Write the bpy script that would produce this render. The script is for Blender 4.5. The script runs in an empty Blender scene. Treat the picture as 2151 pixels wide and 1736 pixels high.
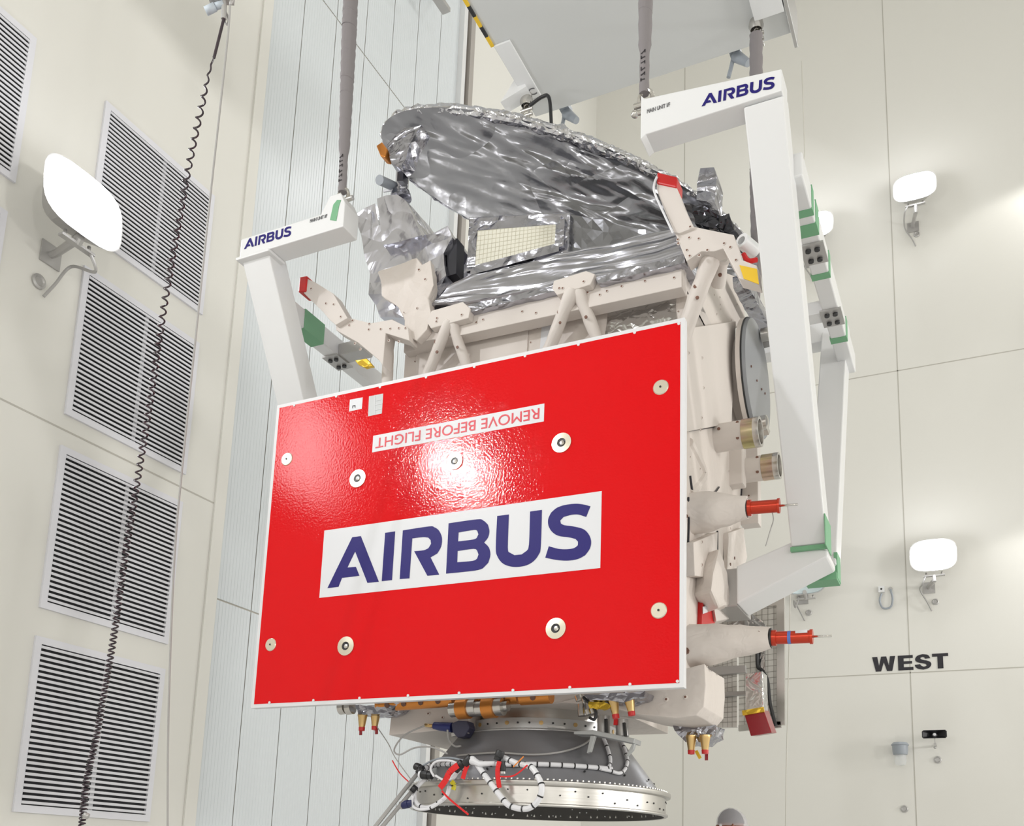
import bpy, bmesh, math, random
from mathutils import Vector as V, Matrix, noise
random.seed(7)
PI = math.pi
SC = bpy.context.scene
COL = SC.collection

# ------------------------------------------------------------------ camera
F, CX, CY = 2054.0, 1075.5, 1429.0
CAM = V((0, 0, 1.25))
_y, _p, _r = (math.radians(a) for a in (26.15, 10.86, 2.08))
FW = V((-math.sin(_y) * math.cos(_p), math.cos(_y) * math.cos(_p), math.sin(_p)))
_r0 = V((math.cos(_y), math.sin(_y), 0)); _u0 = _r0.cross(FW)
RT = math.cos(_r) * _r0 + math.sin(_r) * _u0
UP = -math.sin(_r) * _r0 + math.cos(_r) * _u0
cam = bpy.data.cameras.new('camera'); camo = bpy.data.objects.new('camera', cam); COL.objects.link(camo)
camo.matrix_world = Matrix(((RT.x, UP.x, -FW.x, CAM.x), (RT.y, UP.y, -FW.y, CAM.y), (RT.z, UP.z, -FW.z, CAM.z), (0, 0, 0, 1)))
cam.sensor_fit = 'HORIZONTAL'; cam.sensor_width = 36; cam.lens = F * 36 / 2151
cam.shift_y = (CY - 868) / 2151; cam.clip_end = 200
SC.camera = camo

# ------------------------------------------------------------------ world, lights, exposure
SC.view_settings.view_transform = 'Standard'
SC.view_settings.look = 'None'
SC.view_settings.gamma = 1
SC.view_settings.exposure = -1.1
w = bpy.data.worlds.new('world'); SC.world = w; w.use_nodes = True
w.node_tree.nodes['Background'].inputs[0].default_value = (0.9, 0.95, 1, 1)
w.node_tree.nodes['Background'].inputs[1].default_value = 0.3
XL, YW = -6.42, 16.0            # left wall, west wall
XR, YE, ZC = 14.0, -14.0, 19.0  # far sides of the hall

def area(loc, target, size, power, color=(1, 1, 1), sy=None):
    l = bpy.data.lights.new('hall_light', 'AREA'); l.energy = power; l.color = color
    l.size = size
    if sy: l.shape = 'RECTANGLE'; l.size_y = sy
    o = bpy.data.objects.new('hall_light', l); COL.objects.link(o)
    o.location = loc
    o.rotation_euler = (V(target) - V(loc)).to_track_quat('-Z', 'Y').to_euler()
    return o
for x in (-2.5, 4, 10):         # high-bay lamps in the ceiling
    for y in (-9.5, -2.5, 4.5, 11):
        area((x, y, ZC - 0.3), (x, y, 0), 2.2, 60, (1.0, 0.985, 0.95))
# floodlight on the left wall, same row as the one in the picture; the red panel mirrors it
area((XL + .42, -1.41, 6.33), (4, -1.0, 5.2), 0.42, 620, (.97, .98, 1))
area((XL + .42, 1.62, 5.35), (4, 1.6, 4.2), 1.0, 75, (.97, .98, 1))  # added wide light, only for the pale patch at the panel's upper left
# a lamp high at the west end, mirrored in the hangar door
area((-1.1, 14.2, 15.0), (-6.4, 8.6, 9), .6, 110, (.97, .98, 1))
# the next two wall floodlights of the west wall, right of the picture, spilling along the wall
for z, tz in ((6.9, 5.2), (12.6, 10.9)):
    l = bpy.data.lights.new('wall_spill', 'SPOT'); l.energy = 260; l.spot_size = 1.0; l.spot_blend = .5; l.shadow_soft_size = .15; l.color = (1, .99, .96)
    o = bpy.data.objects.new('wall_spill', l); COL.objects.link(o); o.location = (2.0, YW - .45, z)
    o.rotation_euler = (V((.1, YW, tz)) - V(o.location)).to_track_quat('-Z', 'Y').to_euler()
# wide lights added at the unseen front and right walls, brightening the lower hall
for x in (-2, 4, 10): area((x, YE + .4, 4.5), (x - 1, 8, 1.0), 1.6, 345, (1, .985, .96))
for y, e in ((-7, 700), (4, 850), (12, 1300)): area((XR - .4, y, 4.5), (-3, y + 1, 1.0), 1.6, e, (1, .985, .96))

def at(px, py, X=None, Y=None, Z=None, d=None):
    v = RT * ((px - CX) / F) - UP * ((py - CY) / F) + FW
    if X is not None: t = (X - CAM.x) / v.x
    elif Y is not None: t = (Y - CAM.y) / v.y
    elif Z is not None: t = (Z - CAM.z) / v.z
    else: t = d
    return CAM + t * v

# ------------------------------------------------------------------ materials
MATS = {}
def mat(name, col, rough=.5, metal=0, bump=None, emit=None, spec=.5, coat=0, alpha=None, trans=0, sheen=0):
    m = bpy.data.materials.new(name); m.use_nodes = True
    nt = m.node_tree; b = nt.nodes['Principled BSDF']
    b.inputs['Base Color'].default_value = (*col, 1)
    b.inputs['Roughness'].default_value = rough
    b.inputs['Metallic'].default_value = metal
    b.inputs['Specular IOR Level'].default_value = spec
    if coat: b.inputs['Coat Weight'].default_value = coat; b.inputs['Coat Roughness'].default_value = .08
    if trans: b.inputs['Transmission Weight'].default_value = trans
    if alpha is not None: b.inputs['Alpha'].default_value = alpha
    if emit:
        b.inputs['Emission Color'].default_value = (*emit[0], 1); b.inputs['Emission Strength'].default_value = emit[1]
    if bump:                                  # list of (kind, scale(x,y,z), strength, distance)
        tc = nt.nodes.new('ShaderNodeTexCoord'); last = None
        for kind, sc, st, dist in bump:
            mp = nt.nodes.new('ShaderNodeMapping'); mp.inputs['Scale'].default_value = sc
            nt.links.new(tc.outputs['Object'], mp.inputs[0])
            if kind == 'noise':
                t = nt.nodes.new('ShaderNodeTexNoise'); t.inputs['Scale'].default_value = 1; t.inputs['Detail'].default_value = 3
                src = t.outputs[0]
            elif kind == 'ridge':
                t = nt.nodes.new('ShaderNodeTexNoise'); t.inputs['Scale'].default_value = 1; t.inputs['Detail'].default_value = 1.5
                t.inputs['Distortion'].default_value = 1.2
                a = nt.nodes.new('ShaderNodeMath'); a.operation = 'SUBTRACT'; a.inputs[1].default_value = .5
                nt.links.new(t.outputs[0], a.inputs[0])
                c = nt.nodes.new('ShaderNodeMath'); c.operation = 'ABSOLUTE'; nt.links.new(a.outputs[0], c.inputs[0]); src = c.outputs[0]
            else:
                t = nt.nodes.new('ShaderNodeTexVoronoi'); t.inputs['Scale'].default_value = 1
                if kind == 'vedge': t.feature = 'DISTANCE_TO_EDGE'
                src = t.outputs[0]
            nt.links.new(mp.outputs[0], t.inputs[0])
            bp = nt.nodes.new('ShaderNodeBump'); bp.inputs['Strength'].default_value = st; bp.inputs['Distance'].default_value = dist
            nt.links.new(src, bp.inputs['Height'])
            if last: nt.links.new(last.outputs[0], bp.inputs['Normal'])
            last = bp
        nt.links.new(last.outputs[0], b.inputs['Normal'])
    MATS[name] = m
    return m
def tint(m, c1, c2, scale, kind='noise', lo=.4, hi=.6):   # two colours of the thing itself, mottled
    nt = m.node_tree; b = nt.nodes['Principled BSDF']
    tc = nt.nodes.new('ShaderNodeTexCoord'); mp = nt.nodes.new('ShaderNodeMapping'); mp.inputs['Scale'].default_value = scale
    nt.links.new(tc.outputs['Object'], mp.inputs[0])
    t = nt.nodes.new('ShaderNodeTexNoise'); t.inputs['Scale'].default_value = 1; t.inputs['Detail'].default_value = 4
    nt.links.new(mp.outputs[0], t.inputs[0])
    r = nt.nodes.new('ShaderNodeValToRGB'); r.color_ramp.elements[0].position = lo; r.color_ramp.elements[1].position = hi
    r.color_ramp.elements[0].color = (*c1, 1); r.color_ramp.elements[1].color = (*c2, 1)
    nt.links.new(t.outputs[0], r.inputs[0]); nt.links.new(r.outputs[0], b.inputs['Base Color'])

CREAM = mat('cream_wall', (.80, .788, .74), .55, bump=[('noise', (3, 3, 3), .05, .01)])
SEAM = mat('wall_seam', (.52, .50, .45), .7)
DOORM = mat('hangar_door_paint', (.745, .785, .815), .3, spec=.5)
FLOORM = mat('epoxy_floor', (.74, .74, .73), .3)
CEILM = mat('ceiling_paint', (.72, .72, .69), .7)
WHITE = mat('white_paint', (.84, .845, .85), .35, coat=.2)
RED = mat('red_panel_paint', (.76, .002, .006), .06, spec=.25, bump=[('noise', (75, 75, 75), .9, .0010), ('noise', (5, 5, 55), .3, .0008)])
PWHITE = mat('white_edge_tape', (.80, .80, .82), .4)
LABELW = mat('white_sticker', (.80, .81, .84), .4, spec=.3)
BLUE = mat('blue_lettering', (.020, .013, .17), .45, spec=.25)
REDINK = mat('red_lettering', (.74, .03, .05), .4)
BLACKINK = mat('black_lettering', (.02, .018, .025), .5)
GREYINK = mat('grey_lettering', (.16, .16, .17), .5)
STEEL = mat('steel', (.62, .6, .57), .25, 1)
BRASSY = mat('pale_alloy', (.80, .75, .62), .28, 1)
MLI = mat('white_insulation', (.75, .685, .635), .6, bump=[('noise', (5, 5, 5), .35, .05), ('ridge', (9, 9, 9), .18, .03)])
MLI2 = mat('white_insulation_smooth', (.75, .69, .645), .55, bump=[('noise', (4, 4, 4), .2, .03)])
BUTTON = mat('brown_button', (.20, .10, .07), .5)
FOIL = mat('silver_foil', (.43, .43, .475), .2, 1, bump=[('ridge', (2.6, 2.6, 4.2), .8, .10), ('noise', (13, 13, 17), .16, .03)])
DISHF = mat('reflector_foil', (.275, .278, .30), .24, 1, bump=[('ridge', (1.4, 1.4, 2.2), .55, .10), ('noise', (7, 7, 9), .12, .03)])
RIMF = mat('rim_foil_bright', (.66, .66, .69), .16, 1, bump=[('ridge', (9, 9, 9), .4, .03)])
FOIL2 = mat('silver_wrap', (.60, .60, .655), .22, 1, bump=[('ridge', (3, 3, 2.2), .6, .08), ('noise', (11, 11, 9), .12, .03)])
APRONF = mat('apron_foil', (.45, .45, .49), .24, 1, bump=[('ridge', (1.1, 3, 7), .8, .09), ('noise', (4, 9, 18), .15, .03)])
DARKFOIL = mat('dark_foil', (.07, .07, .08), .2, 1, bump=[('ridge', (6, 6, 6), .6, .05)])
DARKF = mat('painted_dark', (.02, .02, .028), .35)  # near-black for seams and holes, also painted-on shade of recesses
TILE = mat('feed_tiles', (.80, .78, .67), .4)
TILELINE = mat('tile_joint', (.70, .67, .55), .6)
GREYD = mat('grey_disc_paint', (.30, .31, .33), .35, .1)
CONE = mat('grey_cone_paint', (.235, .235, .25), .33, .2)
ALU = mat('machined_aluminium', (.56, .545, .52), .33, 1, bump=[('noise', (2, 2, 60), .05, .01)])
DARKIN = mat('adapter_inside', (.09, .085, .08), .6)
GOLD = mat('nozzle_gold', (.66, .46, .21), .33, 1)
GOLDRING = mat('chromate_ring', (.62, .50, .34), .25, 1)
tint(GOLDRING, (.60, .55, .28), (.62, .44, .38), (3, 3, 9))
CAPRED = mat('red_cap', (.62, .02, .02), .35)
TUBERED = mat('red_anodised', (.60, .055, .025), .28, .55)
COPPER = mat('copper_tape', (.70, .27, .06), .33, .7)
KAPTON = mat('yellow_foil', (.80, .52, .05), .3, .6, bump=[('vedge', (14, 14, 14), .5, .04)])
BLACK = mat('black_plastic', (.02, .02, .022), .4)
GREYP = mat('grey_plastic', (.33, .36, .40), .4)
CABLEW = mat('white_cable', (.82, .82, .85), .4)
CABLEG = mat('grey_wire', (.42, .41, .40), .5)
COIL = mat('coil_cable_rubber', (.045, .03, .04), .25)
REDRIB = mat('red_ribbon', (.75, .01, .012), .45)
YELRIB = mat('yellow_ribbon', (.72, .66, .04), .45)
GREENT = mat('green_tape', (.20, .46, .26), .55)
SLING = mat('sling_webbing', (.25, .23, .235), .8, bump=[('noise', (40, 40, 8), .3, .01)])
SLINGI = mat('sling_label', (.05, .045, .05), .7)
SLAT = mat('louvre_aluminium', (.74, .74, .78), .38, .0)
VFRAME = mat('vent_frame', (.78, .78, .83), .4)
VDARK = mat('vent_shade', (.03, .03, .035), .8)
LENS = mat('lamp_glass_lit', (1, 1, 1), .3, emit=((.94, .96, 1), 45))
LENSOFF = mat('lamp_glass_off', (.62, .72, .76), .06, .3)
GLASS = mat('clear_jar_glass', (.85, .87, .88), .05, alpha=.35)
GREYMET = mat('grey_bracket', (.50, .49, .48), .4, .5)
SKIN = mat('brown_skin', (.23, .085, .045), .5)
HAIR = mat('dark_hair', (.03, .025, .03), .6)
NET = mat('hair_net', (.78, .76, .80), .5, alpha=.36)
SUIT = mat('clean_suit', (.80, .82, .85), .7)
SOLAR = mat('white_blanket', (.74, .72, .67), .4, bump=[('noise', (9, 9, 9), .25, .02)])
GRIDL = mat('blanket_thread', (.34, .31, .28), .7)
MIRROR = mat('mirror_foil', (.66, .66, .66), .12, 1, bump=[('ridge', (9, 9, 9), .4, .03)])
CRANE = mat('crane_grey_white', (.66, .67, .665), .5)
DREDF = mat('dark_red_filter', (.30, .012, .02), .25)
YELLOW = mat('yellow_tape', (.85, .55, .03), .5)
BLUET = mat('blue_tape', (.12, .22, .62), .5)

# ------------------------------------------------------------------ mesh helpers
ORG = {}
class MB:
    def __init__(s): s.v = []; s.f = []; s.m = []; s.s = []
    def add(s, vs, fs, mi=0, sm=False):
        n = len(s.v); s.v += [V(p) for p in vs]
        for f in fs: s.f.append([n + i for i in f]); s.m.append(mi); s.s.append(sm)
        return s
    def poly(s, pts, mi=0): return s.add(pts, [list(range(len(pts)))], mi)
    def prism(s, pts, off, mi=0):
        n = len(pts); off = V(off); a = [V(p) for p in pts]
        fs = [list(range(n)), list(range(2 * n - 1, n - 1, -1))] + [[(i + 1) % n, i, n + i, n + (i + 1) % n] for i in range(n)]
        return s.add(a + [p + off for p in a], fs, mi)
    def box(s, x0, x1, y0, y1, z0, z1, mi=0):
        return s.prism([(x0, y0, z0), (x1, y0, z0), (x1, y1, z0), (x0, y1, z0)], (0, 0, z1 - z0), mi)
    def bar(s, p0, p1, w, h, up=(0, 0, 1), mi=0):
        p0 = V(p0); p1 = V(p1); d = (p1 - p0).normalized(); a = d.cross(V(up))
        if a.length < 1e-4: a = d.cross(V((1, 0, 0)))
        a.normalize(); b = a.cross(d)
        q = [p0 + a * i * w / 2 + b * j * h / 2 for i, j in ((-1, -1), (1, -1), (1, 1), (-1, 1))]
        return s.prism(q, p1 - p0, mi)
    def tube(s, pts, r, n=10, mi=0, cap=True, closed=False):
        pts = [V(p) for p in pts]; k = len(pts); rs = r if isinstance(r, (list, tuple)) else [r] * k
        vs = []; nrm = None
        for i, p in enumerate(pts):
            t = (pts[min(i + 1, k - 1)] - pts[max(i - 1, 0)]).normalized()
            if nrm is None:
                nrm = t.cross(V((0, 0, 1)))
                if nrm.length < .01: nrm = t.cross(V((1, 0, 0)))
            nrm = (nrm - t * nrm.dot(t)).normalized(); b = t.cross(nrm)
            for j in range(n):
                a = 2 * PI * j / n; vs.append(p + (nrm * math.cos(a) + b * math.sin(a)) * rs[i])
        fs = [[i * n + j, i * n + (j + 1) % n, (i + 1) * n + (j + 1) % n, (i + 1) * n + j] for i in range(k - 1) for j in range(n)]
        s.add(vs, fs, mi, True)
        if cap: s.poly(vs[:n][::-1], mi); s.poly(vs[-n:], mi)
        return s
    def lathe(s, prof, c, ax=(0, 0, 1), n=48, mi=0, sm=True, closed=False):
        ax = V(ax).normalized(); c = V(c); u = ax.cross(V((0, 1, .01))).normalized(); w_ = ax.cross(u)
        k = len(prof); vs = []
        for r, h in prof:
            for j in range(n):
                a = 2 * PI * j / n; vs.append(c + ax * h + (u * math.cos(a) + w_ * math.sin(a)) * r)
        R_ = range(k if closed else k - 1)
        fs = [[i * n + j, i * n + (j + 1) % n, ((i + 1) % k) * n + (j + 1) % n, ((i + 1) % k) * n + j] for i in R_ for j in range(n)]
        return s.add(vs, fs, mi, sm)
    def cyl(s, p0, p1, r0, r1=None, n=20, mi=0):
        return s.tube([p0, p1], [r0, r0 if r1 is None else r1], n, mi)
    def ball(s, c, r, n=14, mi=0, sx=1, sy=1, sz=1):
        c = V(c); vs = []; h = n // 2
        for i in range(h + 1):
            th = PI * i / h
            for j in range(n):
                a = 2 * PI * j / n; vs.append(c + V((math.sin(th) * math.cos(a) * sx, math.sin(th) * math.sin(a) * sy, math.cos(th) * sz)) * r)
        fs = [[i * n + j, (i + 1) * n + j, (i + 1) * n + (j + 1) % n, i * n + (j + 1) % n] for i in range(h) for j in range(n)]
        return s.add(vs, fs, mi, True)
    def dots(s, pts, nrm, r=.0105, mi=1, t=.004):
        nrm = V(nrm).normalized()
        for p in pts: s.cyl(V(p) - nrm * t, V(p) + nrm * t, r, n=8, mi=mi)
        return s
    def build(s, name, mats, parent=None, bevel=0, seg=2, smooth_all=False, tri=0, disp=None, flat=False, loc=None, sharp=.62):
        if not isinstance(mats, (list, tuple)): mats = [mats]
        bm = bmesh.new(); bv = [bm.verts.new(p) for p in s.v]
        for f, mi, sm in zip(s.f, s.m, s.s):
            try: fc = bm.faces.new([bv[i] for i in f])
            except ValueError: continue
            fc.material_index = mi; fc.smooth = sm or smooth_all
        bmesh.ops.remove_doubles(bm, verts=bm.verts, dist=1e-5)
        bmesh.ops.dissolve_degenerate(bm, edges=bm.edges, dist=1e-6)
        bmesh.ops.recalc_face_normals(bm, faces=bm.faces)
        if bevel:
            es = [e for e in bm.edges if len(e.link_faces) == 2 and not e.smooth is None and e.calc_face_angle(0) > .6]
            bmesh.ops.bevel(bm, geom=es, offset=bevel, segments=seg, profile=.5, affect='EDGES', clamp_overlap=True)
        if tri:
            bmesh.ops.triangulate(bm, faces=bm.faces)
            for _ in range(9):
                es = [e for e in bm.edges if e.calc_length() > tri]
                if not es: break
                bmesh.ops.subdivide_edges(bm, edges=es, cuts=1)
                bmesh.ops.triangulate(bm, faces=bm.faces)
        if disp:
            amp, fr, kind = disp
            bm.normal_update()
            for v in bm.verts:
                p = v.co
                if kind == 'crumple':
                    d = noise.voronoi(p * fr)[0]; h = (d[1] - d[0]) - .35 + .5 * noise.noise(p * fr * 2.3)
                else:
                    h = noise.noise(p * fr) + .5 * noise.noise(p * fr * 2.1)
                v.co = p + v.normal * amp * h
        for f in bm.faces:
            if flat: f.smooth = False
        for e in bm.edges:
            if len(e.link_faces) == 2 and e.calc_face_angle(0) > sharp: e.smooth = False
        if loc is None:
            if parent is None:
                zs = min(v.co.z for v in bm.verts); xs = [v.co.x for v in bm.verts]; ys = [v.co.y for v in bm.verts]
                loc = V(((min(xs) + max(xs)) / 2, (min(ys) + max(ys)) / 2, zs))
            else: loc = ORG[parent]
        loc = V(loc)
        bmesh.ops.translate(bm, vec=-loc, verts=bm.verts)
        me = bpy.data.meshes.new(name); bm.to_mesh(me); bm.free()
        for m in mats: me.materials.append(m)
        o = bpy.data.objects.new(name, me); COL.objects.link(o)
        if parent is not None: o.parent = parent; o.location = loc - ORG[parent]
        else: o.location = loc
        ORG[o] = loc
        return o
def thing(name, label, cat, loc, group=None):
    o = bpy.data.objects.new(name, None); COL.objects.link(o); o.location = loc; o.empty_display_size = .1
    ORG[o] = V(loc); return tag(o, label, cat, group)
def tag(o, label, cat=None, group=None):
    o['label'] = label
    if cat: o['category'] = cat
    if group: o['group'] = group
    return o
def struct(o): o['kind'] = 'structure'; return o
def pick(pts, **k): return [at(x, y, **k) for x, y in pts]

def smooth_outline(pts, corner=38, n=4):            # rounds all but the sharp corners of a closed 2D outline
    k = len(pts); out = []
    def ang(i):
        a = V(pts[i]) - V(pts[i - 1]); b = V(pts[(i + 1) % k]) - V(pts[i])
        return abs(math.degrees(a.angle(b))) if a.length > 1e-9 and b.length > 1e-9 else 0
    cor = [ang(i) > corner for i in range(k)]
    for i in range(k):
        p1 = V(pts[i]); p2 = V(pts[(i + 1) % k]); p0 = V(pts[i - 1]); p3 = V(pts[(i + 2) % k])
        out.append(p1)
        if cor[i] and cor[(i + 1) % k]: continue
        if cor[i]: p0 = p1
        if cor[(i + 1) % k]: p3 = p2
        for j in range(1, n):
            t = j / n
            out.append(.5 * ((2 * p1) + (p2 - p0) * t + (2 * p0 - 5 * p1 + 4 * p2 - p3) * t * t + (-p0 + 3 * p1 - 3 * p2 + p3) * t ** 3))
    return out
def flat_shape(name, outlines, origin, ux, uy, m, parent, depth=.0015):
    """filled 2D outlines (with holes) on the plane origin + x*ux + y*uy"""
    cu = bpy.data.curves.new(name, 'CURVE'); cu.dimensions = '2D'; cu.fill_mode = 'BOTH'; cu.extrude = depth
    for ol in outlines:
        sp = cu.splines.new('POLY'); sp.points.add(len(ol) - 1); sp.use_cyclic_u = True
        for q, p in zip(sp.points, ol): q.co = (p[0], p[1], 0, 1)
    return curve_mesh(name, cu, origin, ux, uy, m, parent)
def curve_mesh(name, cu, origin, ux, uy, m, parent):
    t = bpy.data.objects.new('tmp', cu); COL.objects.link(t)
    me = bpy.data.meshes.new_from_object(t.evaluated_get(bpy.context.evaluated_depsgraph_get()))
    bpy.data.objects.remove(t)
    ux = V(ux).normalized(); uy = V(uy).normalized(); uz = ux.cross(uy)
    me.transform(Matrix(((ux.x, uy.x, uz.x, 0), (ux.y, uy.y, uz.y, 0), (ux.z, uy.z, uz.z, 0), (0, 0, 0, 1))))
    me.materials.clear(); me.materials.append(m); me.name = name
    o = bpy.data.objects.new(name, me); COL.objects.link(o)
    o.parent = parent; o.location = V(origin) - ORG[parent]; ORG[o] = V(origin)
    return o
def text(name, s, origin, ux, uy, size, m, parent, width=None, bold=0):
    cu = bpy.data.curves.new(name, 'FONT'); cu.body = s; cu.size = size; cu.extrude = .0012; cu.offset = bold; cu.fill_mode = 'BOTH'
    cu.resolution_u = 6
    o = curve_mesh(name, cu, origin, ux, uy, m, parent)
    if width:
        me = o.data; uxv = V(ux).normalized(); xs = [v.co.dot(uxv) for v in me.vertices]; k = width / (max(xs) - min(xs)); x0 = min(xs)
        for v in me.vertices: v.co += uxv * ((v.co.dot(uxv) - x0) * k - v.co.dot(uxv))
    return o
def spline(pts, n=8):
    pts = [V(p) for p in pts]; out = []
    for i in range(len(pts) - 1):
        p0, p1, p2, p3 = pts[max(i - 1, 0)], pts[i], pts[i + 1], pts[min(i + 2, len(pts) - 1)]
        for j in range(n):
            t = j / n
            out.append(.5 * ((2 * p1) + (p2 - p0) * t + (2 * p0 - 5 * p1 + 4 * p2 - p3) * t * t + (-p0 + 3 * p1 - 3 * p2 + p3) * t ** 3))
    return out + [pts[-1]]

# ================================================================== the hall
m = MB(); m.box(XL - .3, XR + .3, YE - .3, YW + .3, -.3, 0); struct(m.build('floor', FLOORM))
m = MB(); m.box(XL - .3, XR + .3, YE - .3, YW + .3, ZC, ZC + .3); struct(m.build('ceiling', CEILM))
# left wall: cream panels before and after the hangar door, seams sit in its face
KW = YW / 15.0
d0, d1 = at(418, 1700, X=XL).y, at(980, 60, X=XL).y      # door opening
d0, d1 = 6.72, 10.74
m = MB()
m.box(XL - .3, XL, YE, d0, 0, ZC); m.box(XL - .3, XL, d1 + .16, YW, 0, ZC)
for z in (4.515, 10.95):
    m.box(XL - .01, XL + .002, YE, d0 - .05, z - .007, z + .007, 1)
m.box(XL - .01, XL + .002, 3.0 - .006, 3.0 + .006, 0, ZC, 1)
struct(m.build('wall_left', [CREAM, SEAM]))
m = MB(); m.box(XL - .3, XR + .3, YW, YW + .3, 0, ZC)
for x in (at(1912, 1412, Y=YW).x, at(1912, 1412, Y=YW).x + 3.6, at(1912, 1412, Y=YW).x - 3.6):
    m.box(x - .008, x + .008, YW - .002, YW + .01, 0, ZC, 1)
for z in (at(1650, 1427, Y=YW).z, at(1807, 793, Y=YW).z):
    m.box(XL, XR, YW - .002, YW + .01, z - .008, z + .008, 1)
struct(m.build('wall_back', [CREAM, SEAM]))
m = MB(); m.box(XR, XR + .3, YE, YW, 0, ZC); struct(m.build('wall_right', CREAM))
m = MB(); m.box(XL - .3, XR + .3, YE - .3, YE, 0, ZC); struct(m.build('wall_front', CREAM))

# hangar door: ribbed insulated leaves in two tiers
XD = XL - .07
m = MB()
panels = [6.72 + i * .57 for i in range(8)]
zs = [0, 3.65, 11.05, ZC]
for zi in range(3):
    for pi in range(len(panels) - 1):
        y0, y1 = panels[pi] + .005, min(panels[pi + 1], d1) - .005
        n = 13; pts = []
        for i in range(n):
            a = y0 + (y1 - y0) * i / n; b_ = y0 + (y1 - y0) * (i + 1) / n
            pts += [(XD + .006, a), (XD + .006, a + (b_ - a) * .66), (XD + .003, a + (b_ - a) * .74), (XD + .003, a + (b_ - a) * .90)]
        pts += [(XD + .006, y1)]
        z0, z1 = zs[zi] + .008, zs[zi + 1] - .008
        for (xa, ya), (xb, yb) in zip(pts, pts[1:]):
            m.poly([(xa, ya, z0), (xb, yb, z0), (xb, yb, z1), (xa, ya, z1)])
m.box(XD - .2, XD, d0, d1, 0, ZC, 1)
struct(m.build('door_1', [DOORM, SEAM]))
# door frame: pale flange, dark gap and grey guide at the far jamb
m = MB(); m.box(XL - .02, XL + .02, d0 - .14, d0, 0, ZC); struct(m.build('trim_1', CREAM))
m = MB(); m.box(XL - .1, XL + .02, d1 - .10, d1, 0, ZC, 0); m.box(XL - .1, XL - .01, d1, d1 + .05, 0, ZC, 1); m.box(XL - .1, XL + .06, d1 + .05, d1 + .17, 0, ZC, 2)
struct(m.build('trim_2', [WHITE, mat('dark_door_gap', (.06, .035, .03), .6), mat('grey_guide', (.42, .39, .36), .5)]))

# louvred return-air grilles in the left wall
def vent(y0, y1, z0, z1, label):
    g = thing('air_vent', label, 'vent', (XL, (y0 + y1) / 2, z0), 'louvred vents in the left wall')
    m = MB(); b = .055
    for a in ((y0 - b, y1 + b, z1, z1 + b), (y0 - b, y1 + b, z0 - b, z0), (y0 - b, y0, z0, z1), (y1, y1 + b, z0, z1)):
        m.box(XL + .001, XL + .022, a[0], a[1], a[2], a[3])
    m.build('vent_frame', VFRAME, g)
    m = MB(); n = 29; h = (z1 - z0) / n
    for i in range(n):
        z = z0 + h * (i + .5)
        m.prism([(XL + .026, y0, z + .010), (XL + .029, y0, z - .009), (XL + .026, y0, z - .012), (XL + .016, y0, z - .008), (XL + .016, y0, z - .003), (XL + .022, y0, z + .010)], (0, y1 - y0, 0))
    m.box(XL + .0015, XL + .004, (y0 + y1) / 2 + .02, (y0 + y1) / 2 + .06, z0, z1)
    m.build('louvre', SLAT, g)
    m = MB(); m.box(XL + .0003, XL + .0012, y0, y1, z0, z1); m.build('duct_shade', VDARK, g)  # flat dark sheet painting the shade inside the duct
ya, yb = 4.625 * KW, 5.745 * KW
rows = [(7.04, 5.97), (5.595, 4.48), (4.13, 3.0), (2.69, 1.555)]
R2 = lambda z: 1.25 + (z - 1.25) * KW
vl = ['top louvred vent of the full column, behind the lit floodlight', 'second vent from the top of the full column, under the floodlight',
      'third vent from the top, just below the wall seam', 'lowest louvred vent in the left wall, behind the bottom of the coiled cable']
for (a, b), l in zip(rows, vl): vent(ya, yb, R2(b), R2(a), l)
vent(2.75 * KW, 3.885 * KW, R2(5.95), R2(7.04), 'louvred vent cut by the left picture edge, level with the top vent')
vent(2.75 * KW, 3.86 * KW, R2(4.48), R2(5.6), 'sliver of a louvred vent at the left picture edge beside the floodlight bracket')

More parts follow.
